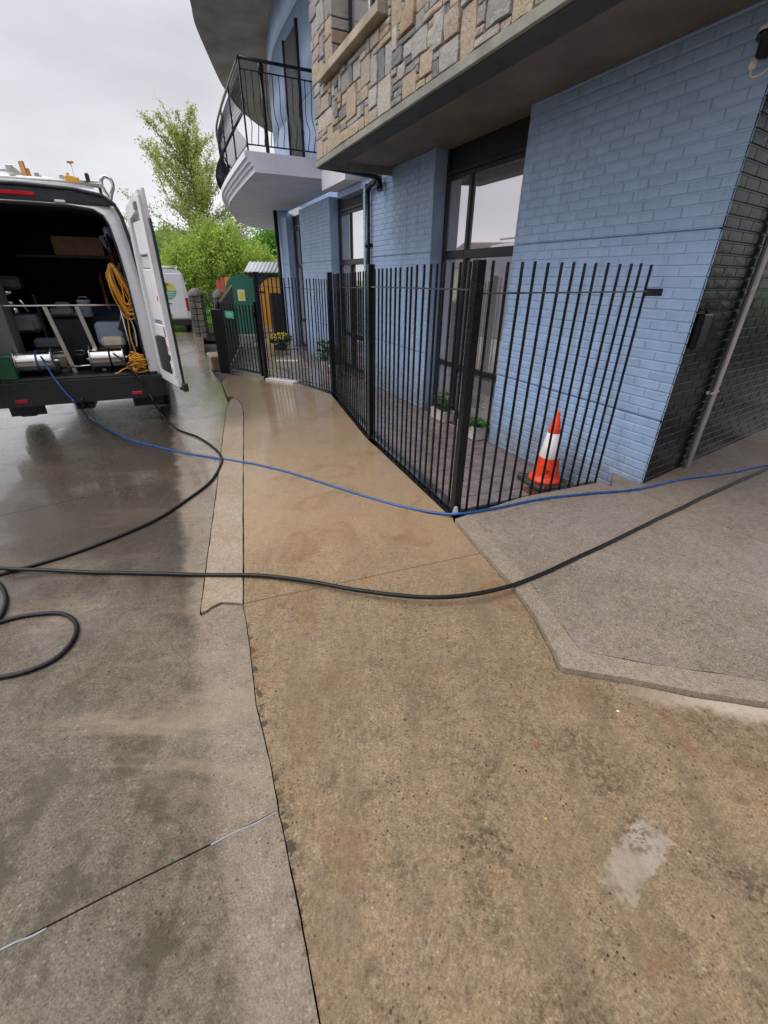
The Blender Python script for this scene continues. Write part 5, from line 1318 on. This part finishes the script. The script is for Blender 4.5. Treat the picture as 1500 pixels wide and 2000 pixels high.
for (x, y, z, dx, mat, lab) in ((.40, 1.25, 1.45, .02, M_red, 'red brush handle leaning in the van load space'), (.50, 1.25, 1.4, -.1, M_green_bin, 'green broom handle leaning beside the red one in the van')):
    mb = MB(); mb.tube([VW(x, y, z - .75), VW(x + dx, y, z + .35)], .02, 8); o = mb.build('broom_handle', mat); tag(o, lab, 'handle')
# dark coats hanging at the right side
t = vthing('work_jacket', .70, .40, 1.35, 'dark purple work clothes hanging inside the right side of the van', 'jacket')
mb = MB()
for i in range(10):
    for j in range(9): mb.v.append((.02 * math.sin(i * 1.9) + .05 * (j / 8) - .02, -.16 + i * .04, .85 - j * .16 + .01 * math.sin(i)))
for i in range(9):
    for j in range(8): mb.f.append((i * 9 + j, (i + 1) * 9 + j, (i + 1) * 9 + j + 1, i * 9 + j + 1)); mb.mi.append(0); mb.sm.append(True)
mb.build('cloth', M_purple, t)
r = random.Random(5)
t = vthing('tool_shelf', .70, .75, fz, 'loose hand tools, tins and cable hung along the right inner side of the van', 'shelf')
for k in range(16):
    c_ = (r.uniform(-.10, .04), r.uniform(-.45, .5), r.uniform(.15, 1.55)); mb = MB()
    if k % 3 == 0: mb.lathe([(.001, 0), (.045, 0), (.045, .11), (.03, .13), (.001, .13)], c_, 12)
    elif k % 3 == 1: mb.obox(c_, (.04, .03, .09), Matrix.Rotation(r.uniform(-.6, .6), 3, 'Y'), .01)
    else: mb.tube([c_, (c_[0] + .03, c_[1] - .05, c_[2] - .32)], .014, 6)
    mb.build(('tin', 'tool_box', 'tool_shaft')[k % 3], (M_grey, M_bluebox, M_card, M_steel, M_red, M_yellow, M_plastic)[r.randrange(7)], t)
for k in range(3):
    P = [(-.03 + .03 * math.sin(a * 2.3), -.35 + k * .3 + .06 * math.sin(a), 1.35 - .11 * k + .17 * math.cos(a)) for a in np.linspace(0, 18.8, 60)]
    mb = MB(); mb.tube(P, .007, 5); mb.build('cable_hank', (M_blackhose, M_orange, M_greyc)[k], t)
for (x, y, z, lab, mt_, kind) in ((-.20, .45, fz, 'white plastic drum on the van floor between the two reels', M_cream, 0), (.02, .50, fz, 'black bucket on the van floor right of the white drum', M_plastic, 0), (-.10, .9, fz + .64, 'grey gun case lying on the small generator', M_grey, 1), (.18, .85, fz + .62, 'pale tin beside the grey case, in the middle of the load space', M_bluebox, 0)):
    q_ = empty({0: 'drum', 1: 'case'}[kind], VW(x, y, z), VA, lab, {0: 'drum', 1: 'case'}[kind]); mb = MB()
    if kind == 0: mb.lathe([(.001, 0), (.075, 0), (.08, .18), (.084, .185), (.084, .2), (.07, .205), (.001, .2)], (0, 0, 0), 18)
    else: mb.box(-.13, .13, -.08, .08, 0, .09, .02)
    mb.build('shell', mt_, q_)
    mb = MB(); mb.tube([(-.06, 0, .18 if kind == 0 else .09), (-.04, 0, .24 if kind == 0 else .12), (.04, 0, .24 if kind == 0 else .12), (.06, 0, .18 if kind == 0 else .09)], .005, 5); mb.build('handle', M_steel, q_)
# yellow hose hung up, and a heap at the sill
r = random.Random(3)
P = []
x0, z0 = .645, 1.88
for k in range(13):
    lo = 1.30 + r.uniform(-.02, .18); w = .035 + r.uniform(-.01, .05); dx = r.uniform(-.02, .03); yy = .20 + r.uniform(-.06, .05)
    P += [VW(x0 + r.uniform(-.02, .02), .24, z0 + r.uniform(-.03, .02)), VW(x0 - w * .7 + dx, yy, (z0 + lo) / 2 + .08), VW(x0 - w * .4 + dx + .05, yy, lo + .06), VW(x0 + .09 + dx, yy, lo), VW(x0 + w + .10, yy, lo + .07), VW(x0 + w * .8 + .03, yy, (z0 + lo) / 2 + .1)]
P += [VW(x0 + .05, .2, 1.3), VW(x0 + .03, .18, 1.05), VW(x0 + .06, .15, .80)]
hose('yellow_hose', P, .0085, M_yellow, 'yellow hose hung in a long hank inside the right door pillar of the van', 'hose', 5, 6)
P = []
for k in range(64):
    a = k * 2.1 + r.uniform(-.4, .4); rad = r.uniform(.05, .15)
    P.append(VW(.70 + math.cos(a) * rad * 1.0, .02 + math.sin(a) * rad * .7, .675 + r.random() * .30 * (1 - rad * 3.5)))
P += [VW(.55, -.03, .72), VW(.46, -.06, .68), VW(.42, -.07, .67), VW(.50, -.04, .69)]
hose('yellow_hose', P, .0085, M_yellow, 'tangled heap of yellow hose on the van sill at the right corner', 'hose', 5, 6)
P = [VW(.66, .3, 1.55), VW(.71, .25, 1.35), VW(.74, .22, 1.15), VW(.72, .2, .95)]
hose('grey_cable', P, .009, M_greyc, 'pale grey cable hanging beside the yellow hose in the van', 'cable')

# ------------------------------------------------------------------ behind the gate
BG = -0.42
def bgp(px, py, Y): return vp(px, py, Y)
# green arched board
def arch_poly(w, h, spring):
    P = [(-w / 2, 0), (w / 2, 0), (w / 2, spring)]
    for i in range(1, 12): a = math.pi * i / 12; P.append((w / 2 * math.cos(a), spring + (h - spring) * math.sin(a)))
    return P + [(-w / 2, spring)]
c0 = bgp(477, 600, 17.2)
t = empty('arched_board', (c0[0], c0[1], BG), 0.1, 'dark green arched board with a cream notice on it behind the gate', 'board')
mb = MB(); mb.vprism(arch_poly(1.10, 2.12, 1.62), (0, 0, 0), (1, 0, 0), (0, 0, 1), (0, 1, 0), -.02, .03); mb.build('board', M_greenboard, t)
mb = MB(); mb.box(-.16, .08, -.03, -.022, 1.28, 1.64); mb.build('notice', M_paper, t); mb = MB(); mb.box(-.12, .04, -.034, -.031, 1.34, 1.56); mb.build('notice_print', M_flower, t)
mb = MB(); mb.box(-.5, .5, .03, .5, .1, 1.5); mb.build('cupboard', M_greenboard, t)
# coloured pickets behind it
cols = [(.55, .06, .05), (.42, .08, .05), (.62, .25, .06), (.6, .5, .4), (.10, .16, .3), (.05, .2, .2), (.6, .35, .08), (.65, .55, .35), (.08, .12, .3)]
t = empty('coloured_fence', bgp(468, 600, 18.6)[:2] + (BG,), .05, 'row of round topped boards painted red, orange, cream and blue behind the green board', 'fence')
for i, cc in enumerate(cols):
    mb = MB(); mb.vprism(arch_poly(.15, 2.02 - (.1 if i == 0 else 0), 1.94 - (.1 if i == 0 else 0)), (-.70 + i * .17, 0, 0), (1, 0, 0), (0, 0, 1), (0, 1, 0), 0, .03); mb.build('picket', simple('picket_paint', cc, .5, var=.1), t)
# shed with yellow arch and tin roof
c1 = bgp(536, 600, 20.0)
t = empty('play_shed', (c1[0], c1[1], BG), 0.0, 'dark shed with an ochre yellow arched front and a pale corrugated roof', 'shed')
mb = MB(); mb.box(-.95, 1.6, .03, 1.8, 0, 2.12); mb.build('shed_wall', simple('dark_shed_boards', (.03, .04, .04), .6), t)
ap = arch_poly(1.42, 2.04, 1.36)
mb = MB(); mb.vprism(ap, (.12, 0, 0), (1, 0, 0), (0, 0, 1), (0, 1, 0), -.03, .025); mb.build('arch_front', M_yellowboard, t)
for i in range(6): mb = MB(); mb.box(-.60 + i * .23, -.594 + i * .23, -.034, -.03, .05, 1.45); mb.build('board_joint', M_wood, t)
mb = MB(); mb.box(-.66, -.30, -.036, -.031, 1.46, 1.52, .002); mb.build('latch', M_frame, t)
for i in range(17):
    x = -1.05 + i * .16; mb = MB(); mb.vprism([(0, 0), (.08, .05), (.16, 0), (.16, -.02), (.08, .03), (0, -.02)], (x, -.15, 2.2), (1, 0, 0), (0, -.38, 1) if False else (0, 0, 1), (0, .92, .38), 0, .95); mb.build('roof_sheet', M_tin, t)
mb = MB(); mb.box(-1.05, 1.7, -.12, .02, 2.121, 2.19); mb.build('fascia', M_frame, t)
# black arched door leaf standing in front
c2 = bgp(560, 648, 17.0)
t = empty('black_arched_door', (c2[0], c2[1], -.40), .12, 'black curved top door leaf standing ajar in front of the yellow arch', 'door')
mb = MB(); mb.vprism([(-.46, 0), (.48, 0), (.48, 1.28), (.30, 1.40), (.0, 1.50), (-.25, 1.54), (-.46, 1.53)], (0, 0, 0), (1, 0, 0), (0, 0, 1), (0, 1, 0), -.03, .03); mb.build('leaf', M_blackpanel, t)
for i in range(6): mb = MB(); mb.box(-.43 + i * .15, -.31 + i * .15, -.045, -.031, .05, 1.26, .004); mb.build('board', M_blackpanel, t)
# low dark screen and plinth by the gate
t = empty('black_screen', (Gl[0] - .05, Gl[1] + .05, -.2), 0, 'black boarded low screen with a sloping top rail left of the gate', 'screen')
e = Vector(bgp(455, 572, 14.0)) - Vector((Gl[0] - .05, Gl[1] + .05, -.2))
ex = Vector((e.x, e.y, 0)).normalized(); Ls = Vector((e.x, e.y, 0)).length
for i in range(9):
    a, b = i / 9, (i + 1) / 9; z0, z1 = 1.28 + .30 * a, 1.28 + .30 * b
    mb = MB(); mb.vprism([(Ls * a + .004, 0), (Ls * b - .004, 0), (Ls * b - .004, z1), (Ls * a + .004, z0)], (0, 0, 0), ex, (0, 0, 1), (-ex.y, ex.x, 0), 0, .03); mb.build('board', M_blackpanel, t)
mb = MB(); mb.bar((0, 0, 1.30), (ex.x * Ls, ex.y * Ls, 1.60), .06, .03); mb.build('cap_rail', M_blackmetal, t)
mb = MB(); mb.box(-.10, .10, -.10, -.04, 0, 1.24, .005); mb.build('side_panel', M_blackpanel, t)
pq = gp(428, 722); t = empty('concrete_plinth', (pq[0] - .05, pq[1] + .15, pq[2]), .5, 'low pale concrete plinth at the foot of the black screen', 'plinth')
mb = MB(); mb.box(-.16, .16, -.16, .5, -.05, .30, .03); mb.build('block', M_kerb, t)
# stone pillars and far railing
for (px, Y, w, h, lab) in ((386, 18.8, .50, 1.55, 'dark rubble stone gate pillar beside the far van'), (431, 17.6, .38, 1.55, 'rounded top stone pillar behind the black screen')):
    q = bgp(px, 600, Y); t = empty('stone_pillar', (q[0], q[1], -.6), .1, lab, 'pillar', 'stone gate pillars')
    mb = MB(); nb = 7
    for k in range(nb):
        zz = k * (h / nb)
        for i in range(2): mb.obox((-w / 4 + i * w / 2 + random.uniform(-.01, .01), 0, zz + h / nb / 2), (w / 4 - .008, w / 2 + random.uniform(-.02, .01), h / nb / 2 - .008), None, .02)
    mb.build('rubble', M_pillar, t)
    mb = MB(); mb.lathe([(w * .62, h), (w * .62, h + .06), (w * .5, h + .16), (w * .25, h + .24), (.001, h + .27)], (0, 0, 0), 12); mb.build('cap', M_pillar, t)
a, b = Vector(bgp(397, 600, 19.2)), Vector(bgp(424, 600, 18.6)); t = empty('far_railing', (a.x, a.y, -.6), 0, 'thin dark railing between the two stone pillars with bright grass behind', 'railing')
for i in range(9): mb = MB(); p = (b - a) * (i / 8); mb.tube([(p.x, p.y, .05), (p.x, p.y, 1.75)], .012, 5); mb.build('picket', M_blackmetal, t)
for z in (.15, 1.6): mb = MB(); mb.tube([(0, 0, z), (b.x - a.x, b.y - a.y, z)], .014, 5); mb.build('rail', M_blackmetal, t)

mb = MB(); a, b = Vector((-2.25, 8.74, -.21)), Vector((-1.62, 8.24, -.175)); mb.bar(a, b, .26, .20); o = mb.build('threshold_strip', M_conewhite); tag(o, 'white painted concrete strip under the railing beside the tall gate post', 'threshold')
# path behind the gate, paved pale with stepping lines
gpath = empty('garden_path'); tag(gpath, kind='structure')
poly = [(-3.30, 9.62), (-2.35, 8.95), (-1.6, 8.45), LW(5.7, 1.0), LW(12.6, .06), (-2.6, 17.5), (-2.8, 22), (-7, 22), (-5.6, 16)]
slab_piece('path_slab', poly, 0, concrete('garden_concrete', (0.22, 0.19, 0.17), (0.30, 0.27, 0.25), (.15, .13, .11), (.15, .4), .2, .2, None, film=.8), gpath, flat=-0.235)
for i, (px, py) in enumerate(((560, 705), (555, 680), (550, 659), (545, 645), (470, 636))):
    q = hp(px, py, -.225); mb = MB(); mb.box(-.28, .28, -.12, .12, -.01, .012, .004); mb.build('stepping_slab', M_trough, gpath, q, (0, 0, .1))
qv = hp(480, 665, -.235)
for i in range(10): mb = MB(); mb.box(-.55, .45, -.07, .07, -.01, .02, .004); mb.build('deck_board', simple('wet_decking', (.10, .10, .095), .2) if i == 0 else MATS['wet_decking'], gpath, (qv[0], qv[1] - 1.0 + i * .22, -.228), (0, 0, .08))
# access lane and verge behind
lane = MB(); lane.box(-12, -6.2, 20.5, 23.9, -.9, -.56); o = lane.build('lane', M_road); tag(o, kind='structure')
vg = MB(); vg.box(-40, 12, 24, 80, -1.2, -.52); o = vg.build('grass_verge', M_grass); tag(o, kind='structure')

# ------------------------------------------------------------------ far van
fv = empty('parked_van', (-9.35, 20.2, -.55), .43, 'white van parked beyond the yard with a round green and yellow logo on its back', 'van')
prf = [(x, z * .935) for x, z in van_prof()]
mb = MB(); nn = len(prf); b0 = 0
for y in (0.03, 4.2):
    for x, z in prf: mb.v.append((x, y, z))
for i in range(nn - 1): mb.f.append((i, i + 1, nn + i + 1, nn + i)); mb.mi.append(0); mb.sm.append(True)
mb.quadface([(x, .03, z) for x, z in prf]); mb.quadface([(x, 4.2, z) for x, z in prf]); mb.build('body', M_white, fv)
for sx in (-1, 1):
    mb = MB(); mb.box(sx * .01, sx * .86, 0, .029, .55, 2.25, .012); mb.build('rear_door', M_white, fv)
    mb = MB(); mb.box(sx * .9 - .06, sx * .9 + .06, -.005, .05, .85, 1.35, .01); mb.build('tail_lamp', M_red, fv)
    wheel(fv, sx * .84, .9, .33); wheel(fv, sx * .84, 3.6, .33)
mb = MB(); mb.box(-.97, .97, -.14, .3, .30, .55, .03); mb.build('bumper', M_plastic, fv)
mb = MB(); mb.box(.05, .3, -.02, .0, 1.12, 1.15, .004); mb.build('door_handle', M_plastic, fv)
mb = MB(); mb.box(-.26, .26, -.012, -.001, .62, .73); mb.build('number_plate', M_flower, fv)
lg = empty('logo', (.22, -.004, 1.62), 0, parent=fv)
def half_disc(r, a0, a1, n_=20): return [(r * math.cos(a0 + (a1 - a0) * i / n_), r * math.sin(a0 + (a1 - a0) * i / n_)) for i in range(n_ + 1)]
for nm, a0, a1, mt, dd in (('logo_sky', 0, math.pi, simple('logo_yellow', (.70, .55, .10), .4), .0), ('logo_sea', -math.pi, 0, simple('logo_green', (.10, .45, .32), .4), .0)):
    mb = MB(); mb.vprism(half_disc(.33, a0, a1), (0, 0, 0), (1, 0, 0), (0, 0, 1), (0, 1, 0), -.004, 0); mb.build(nm, mt, lg)
mb = MB()
for k in range(3): mb.box(-.26 + k * .03, .26 - k * .03, -.006, -.0045, -.08 - k * .08, -.06 - k * .08)
mb.build('logo_lines', M_conewhite, lg)
mb = MB(); mb.vprism([(-.03, 0), (.03, 0), (.02, .22), (.16, .18), (.05, .28), (-.12, .25), (-.18, .12), (-.03, .2)], (-.02, 0, 0), (1, 0, 0), (0, 0, 1), (0, 1, 0), -.008, -.005); mb.build('logo_tree', M_greenboard, lg)
mb = MB()
for y in (.5, 1.6, 2.7): mb.tube([(-.8, y, 2.52), (.8, y, 2.52)], .02, 6)
for x in (-.8, .8): mb.tube([(x, .3, 2.5), (x, 3, 2.5)], .02, 6)
for x in (-.75, .75): mb.tube([(x, .5, 2.38), (x, .5, 2.52)], .02, 6); mb.tube([(x, 2.7, 2.38), (x, 2.7, 2.52)], .02, 6)
mb.build('roof_rack', M_alu, fv)

# street lamp
t = empty('street_lamp', (-14.55, 25.0, -.5), 0, 'slim street lamp rising behind the white van', 'street lamp')
mb = MB(); mb.tube([(0, 0, 0), (0, 0, 6.6)], [.07, .035], 8); mb.build('pole', M_greyc, t)
mb = MB(); mb.obox((0, 0, 6.65), (.14, .06, .04), None, .02); mb.build('lamp_head', M_wood, t)

# ------------------------------------------------------------------ trees
def leaf_cloud(name, C_, N_, size, mat, parent, seed=0, asp=0.5):
    """C_ (n,3) centres -> n rhombic leaf quads with random orientation"""
    g = np.random.default_rng(seed); n_ = len(C_)
    a = g.normal(size=(n_, 3)); a[:, 2] *= .8; a /= np.linalg.norm(a, axis=1)[:, None]
    b = g.normal(size=(n_, 3)); b -= (b * a).sum(1)[:, None] * a; b /= np.linalg.norm(b, axis=1)[:, None]
    L = size * g.uniform(.55, 1.3, n_)[:, None]
    v = np.empty((n_, 4, 3)); v[:, 0] = C_ - a * L; v[:, 1] = C_ + b * L * asp; v[:, 2] = C_ + a * L; v[:, 3] = C_ - b * L * asp
    me = bpy.data.meshes.new(name); me.vertices.add(n_ * 4); me.vertices.foreach_set('co', v.reshape(-1))
    me.loops.add(n_ * 4); me.loops.foreach_set('vertex_index', np.arange(n_ * 4, dtype=np.int32))
    me.polygons.add(n_); me.polygons.foreach_set('loop_start', np.arange(0, n_ * 4, 4, dtype=np.int32)); me.polygons.foreach_set('loop_total', np.full(n_, 4, np.int32))
    me.update(); me.materials.append(mat); return link_mesh(name, me, parent)
def tall_tree():
    t = empty('tall_tree', (-10.75, 30, -.55), 0, 'tall sparse young tree with a slender trunk and pale new leaves against the sky', 'tree')
    r = random.Random(11); H = 9.0; tr = MB(); cen = []
    path = [Vector((.10 * math.sin(z * .5) - .05 * z * .2, .1 * math.cos(z * .4), z)) for z in np.linspace(0, H, 14)]
    tr.tube(path, [max(.015, .15 * (1 - z / H) ** .9 + .01) for z in np.linspace(0, H, 14)], 7)
    def along(z): 
        i = min(12, int(z / H * 13)); f = z / H * 13 - i; return path[i].lerp(path[i + 1], f)
    def leafline(a, b, n_, sp):
        for _ in range(n_):
            q = a.lerp(b, r.random() ** .8); cen.append((q.x + r.gauss(0, sp), q.y + r.gauss(0, sp), q.z + r.gauss(0, sp)))
    for k in range(56):
        z = 2.2 + (H - 2.6) * (k / 56) ** .95; base_ = along(z); az = k * 2.4 + r.uniform(-.4, .4)
        u = (z - 2.2) / (H - 2.2); Lb = (4.7 * (1 - u) ** .55 * (1.0 if u > .1 else .9) + .5) * r.uniform(.4, 1.12)
        el = math.radians(r.uniform(14, 44) + 26 * u)
        D = Vector((math.cos(az) * math.cos(el), math.sin(az) * math.cos(el), math.sin(el)))
        pts = [base_]; 
        for q in range(5): D = (D + Vector((r.gauss(0, .13), r.gauss(0, .13), r.uniform(-.04, .09)))).normalized(); pts.append(pts[-1] + D * Lb / 5)
        tr.tube(pts, [.034 * (1 - u * .6) * (1 - q / 5.6) + .003 for q in range(6)], 5)
        cl = r.choice((.5, .9, 1.3, 1.8))
        for q in range(1, 6):
            for _ in range(4):
                a2 = r.uniform(0, 6.28); D2 = (D + Vector((math.cos(a2), math.sin(a2), r.uniform(-.2, .7))) * .75).normalized(); l2 = Lb * r.uniform(.14, .30) * (1.15 - q * .1)
                st = pts[q - 1].lerp(pts[q], r.random()); en = st + D2 * l2; tr.tube([st, en], [.010, .004], 4)
                leafline(st, en, int((4 + 36 * l2) * cl), .11)
            leafline(pts[q - 1], pts[q], int(4 + 3 * q), .06)
    tr.build('trunk', M_bark, t)
    leaf_cloud('crown', np.array(cen), 0, .062, M_crown1, t, 3, .55)
tall_tree()
def bushy(name, loc, label, seed, blobs, nleaf, size, mat, trunk_h, trunk_r=.15, droop=0.0):
    t = empty(name, loc, 0, label, 'tree'); g = np.random.default_rng(seed); r = random.Random(seed)
    tr = MB(); tr.tube([(0, 0, 0), (.05, 0, trunk_h * .5), (0, .05, trunk_h)], [trunk_r, trunk_r * .8, trunk_r * .6], 8)
    allc = []; vol = sum(b[3] * b[4] * b[5] for b in blobs)
    for (x, y, z, rx, ry, rz) in blobs:
        tr.tube(spline([(0, 0, trunk_h * .5), (x * .5, y * .5, (z + trunk_h) * .5), (x, y, z)], 3), [trunk_r * .4 * (1 - i / 8) + .01 for i in range(7)], 5)
        n_ = int(nleaf * rx * ry * rz / vol); nc = max(12, n_ // 120)
        d = g.normal(size=(nc, 3)); d /= np.linalg.norm(d, axis=1)[:, None]; rad = g.uniform(.35, 1.05, nc) ** .5
        cc = d * rad[:, None] * np.array([rx, ry, rz]) + np.array([x, y, z])
        idx = g.integers(0, nc, n_); off = g.normal(size=(n_, 3)) * .17 * min(rx, rz) 
        p = cc[idx] + off; 
        if droop: p[:, 2] -= droop * g.random(n_) ** 2
        allc.append(p)
    tr.build('trunk', M_bark, t)
    P_ = np.vstack(allc); P_ = P_[P_[:, 2] > .15]
    leaf_cloud('crown', P_, 0, size, mat, t, seed, .5); return t
W27 = lambda px, py, Y: vp(px, py, Y)
q = W27(440, 560, 27)
bushy('willow_tree', (q[0], 27, -.55), 'broad bright green willow below the tall tree', 21,
      [(-.2, 0, 3.0, 1.9, 1.6, 1.5), (-1.9, .2, 2.5, 1.5, 1.3, 1.4), (1.4, .1, 2.7, 1.4, 1.3, 1.2), (.3, -.3, 4.0, 1.3, 1.1, .8), (-.9, -.2, 1.5, 1.6, 1.2, 1.0), (1.0, -.2, 1.5, 1.5, 1.2, 1.0), (2.7, .3, 2.5, .9, .9, .8), (-2.9, .5, 1.8, 1.1, 1.0, 1.3)], 52000, .075, M_crown2, 2.4, .2, .5)
q = W27(528, 520, 34)
bushy('round_tree', (q[0], 34, -.55), 'rounded fresh green tree seen beside the far corner of the building', 22,
      [(0, 0, 3.4, 1.9, 1.5, 1.6), (1.5, .2, 3.9, 1.8, 1.4, 1.5), (-1.4, .1, 2.7, 1.4, 1.2, 1.3), (.5, -.3, 2.0, 2.2, 1.2, 1.1), (3.0, 0, 3.2, 1.6, 1.2, 1.8), (-2.4, 0, 2.2, 1.1, 1.0, 1.0)], 42000, .085, M_crown3, 2.6, .2, .2)
q = W27(335, 540, 38)
bushy('hedge_tree', (q[0], 38, -.55), 'green tree half hidden behind the open van door', 23,
      [(0, 0, 3.0, 2.3, 1.5, 2.2), (2.2, .2, 2.6, 1.8, 1.3, 1.6), (-2.6, 0, 2.8, 2.2, 1.5, 1.8), (4.2, 0, 2.2, 2.0, 1.2, 1.6)], 32000, .10, M_crown3, 2.4, .2, .1)
q = W27(470, 560, 46)
bushy('distant_tree', (q[0], 46, -.55), 'low distant greenery filling the gap behind the willow', 24,
      [(0, 0, 2.6, 3.2, 1.5, 2.2), (4.0, .2, 2.2, 3.0, 1.3, 2.0), (-5, 0, 2.6, 3.2, 1.5, 2.2), (8, 0, 2.4, 3, 1.4, 2.2), (-9, 0, 2, 3, 1.5, 2)], 30000, .13, M_crown3, 2.0, .2, .1)
# tufts of grass at the verge, bright behind the railing
C_ = np.column_stack([rng.uniform(-13, -4, 9000), rng.uniform(24, 30, 9000), rng.uniform(-.5, -.3, 9000)])
o = leaf_cloud('tall_grass', C_, 0, .13, M_crown2, None, 9, .12); tag(o, 'bright tall grass on the verge behind the far railing', 'grass', kind='stuff')

# ------------------------------------------------------------------ houses: one behind the tree, one across the yard that the panes mirror
M_housebrick = simple('dark_house_brick', (0.10, 0.065, 0.05), 0.8, var=0.2, scale=4)
def house(name, loc, rz, w, d, h, label, wallm, roofm, floors=2):
    t = empty(name, loc, rz, label, 'house')
    mb = MB(); mb.box(-w / 2, w / 2, -d / 2, d / 2, -.5, h); mb.build('wall', wallm, t)
    mb = MB(); mb.vprism([(-w / 2 - .3, 0), (w / 2 + .3, 0), (w / 2 - d * .35, d * .32), (-w / 2 + d * .35, d * .32)], (0, 0, h), (1, 0, 0), (0, 0, 1), (0, 1, 0), -d / 2 * .1, d / 2 * .1)
    rv = [(-w / 2 - .3, -d / 2 - .3, h), (w / 2 + .3, -d / 2 - .3, h), (w / 2 + .3, d / 2 + .3, h), (-w / 2 - .3, d / 2 + .3, h), (-w / 2 + d * .35, 0, h + d * .32), (w / 2 - d * .35, 0, h + d * .32)]
    mb = MB(); mb.v = rv; mb.f = [(0, 1, 5, 4), (1, 2, 5), (2, 3, 4, 5), (3, 0, 4), (3, 2, 1, 0)]; mb.mi = [0] * 5; mb.sm = [False] * 5; mb.build('roof', roofm, t)
    nwin = int(w / 2.6)
    for fl in range(floors):
        for i in range(nwin):
            x = -w / 2 + (i + .5) * w / nwin; z = .9 + fl * 2.7
            if z + 1.2 > h: continue
            wn_ = empty('window', (x, -d / 2 - .02, z), 0, parent=t)
            mb = MB(); mb.box(-.55, .55, -.03, .03, 0, 1.15); mb.build('frame', M_conewhite, wn_)
            mb = MB(); mb.box(-.48, .48, -.04, -.031, .07, 1.08); mb.build('pane', M_glass, wn_)
    return t
q = W27(352, 500, 44); house('house', (q[0], 48, -.5), .2, 11, 7, 3.6, 'low house with a brown roof showing behind the trees', M_pale, M_roof, 1)
house('added_reflection_house', (13, -17, -.4), math.radians(200), 30, 9, 6.2, 'long dark brick house added unseen behind the viewer to darken the black wall reflections', M_housebrick, M_roof, 2)  # unseen dark house added so the glossy black wall reflects less sky
house('house', (-48, 29, -.6), math.radians(62), 18, 8, 3.5, 'pale rendered house across the yard mirrored in the window panes', M_pale, M_roof, 2)
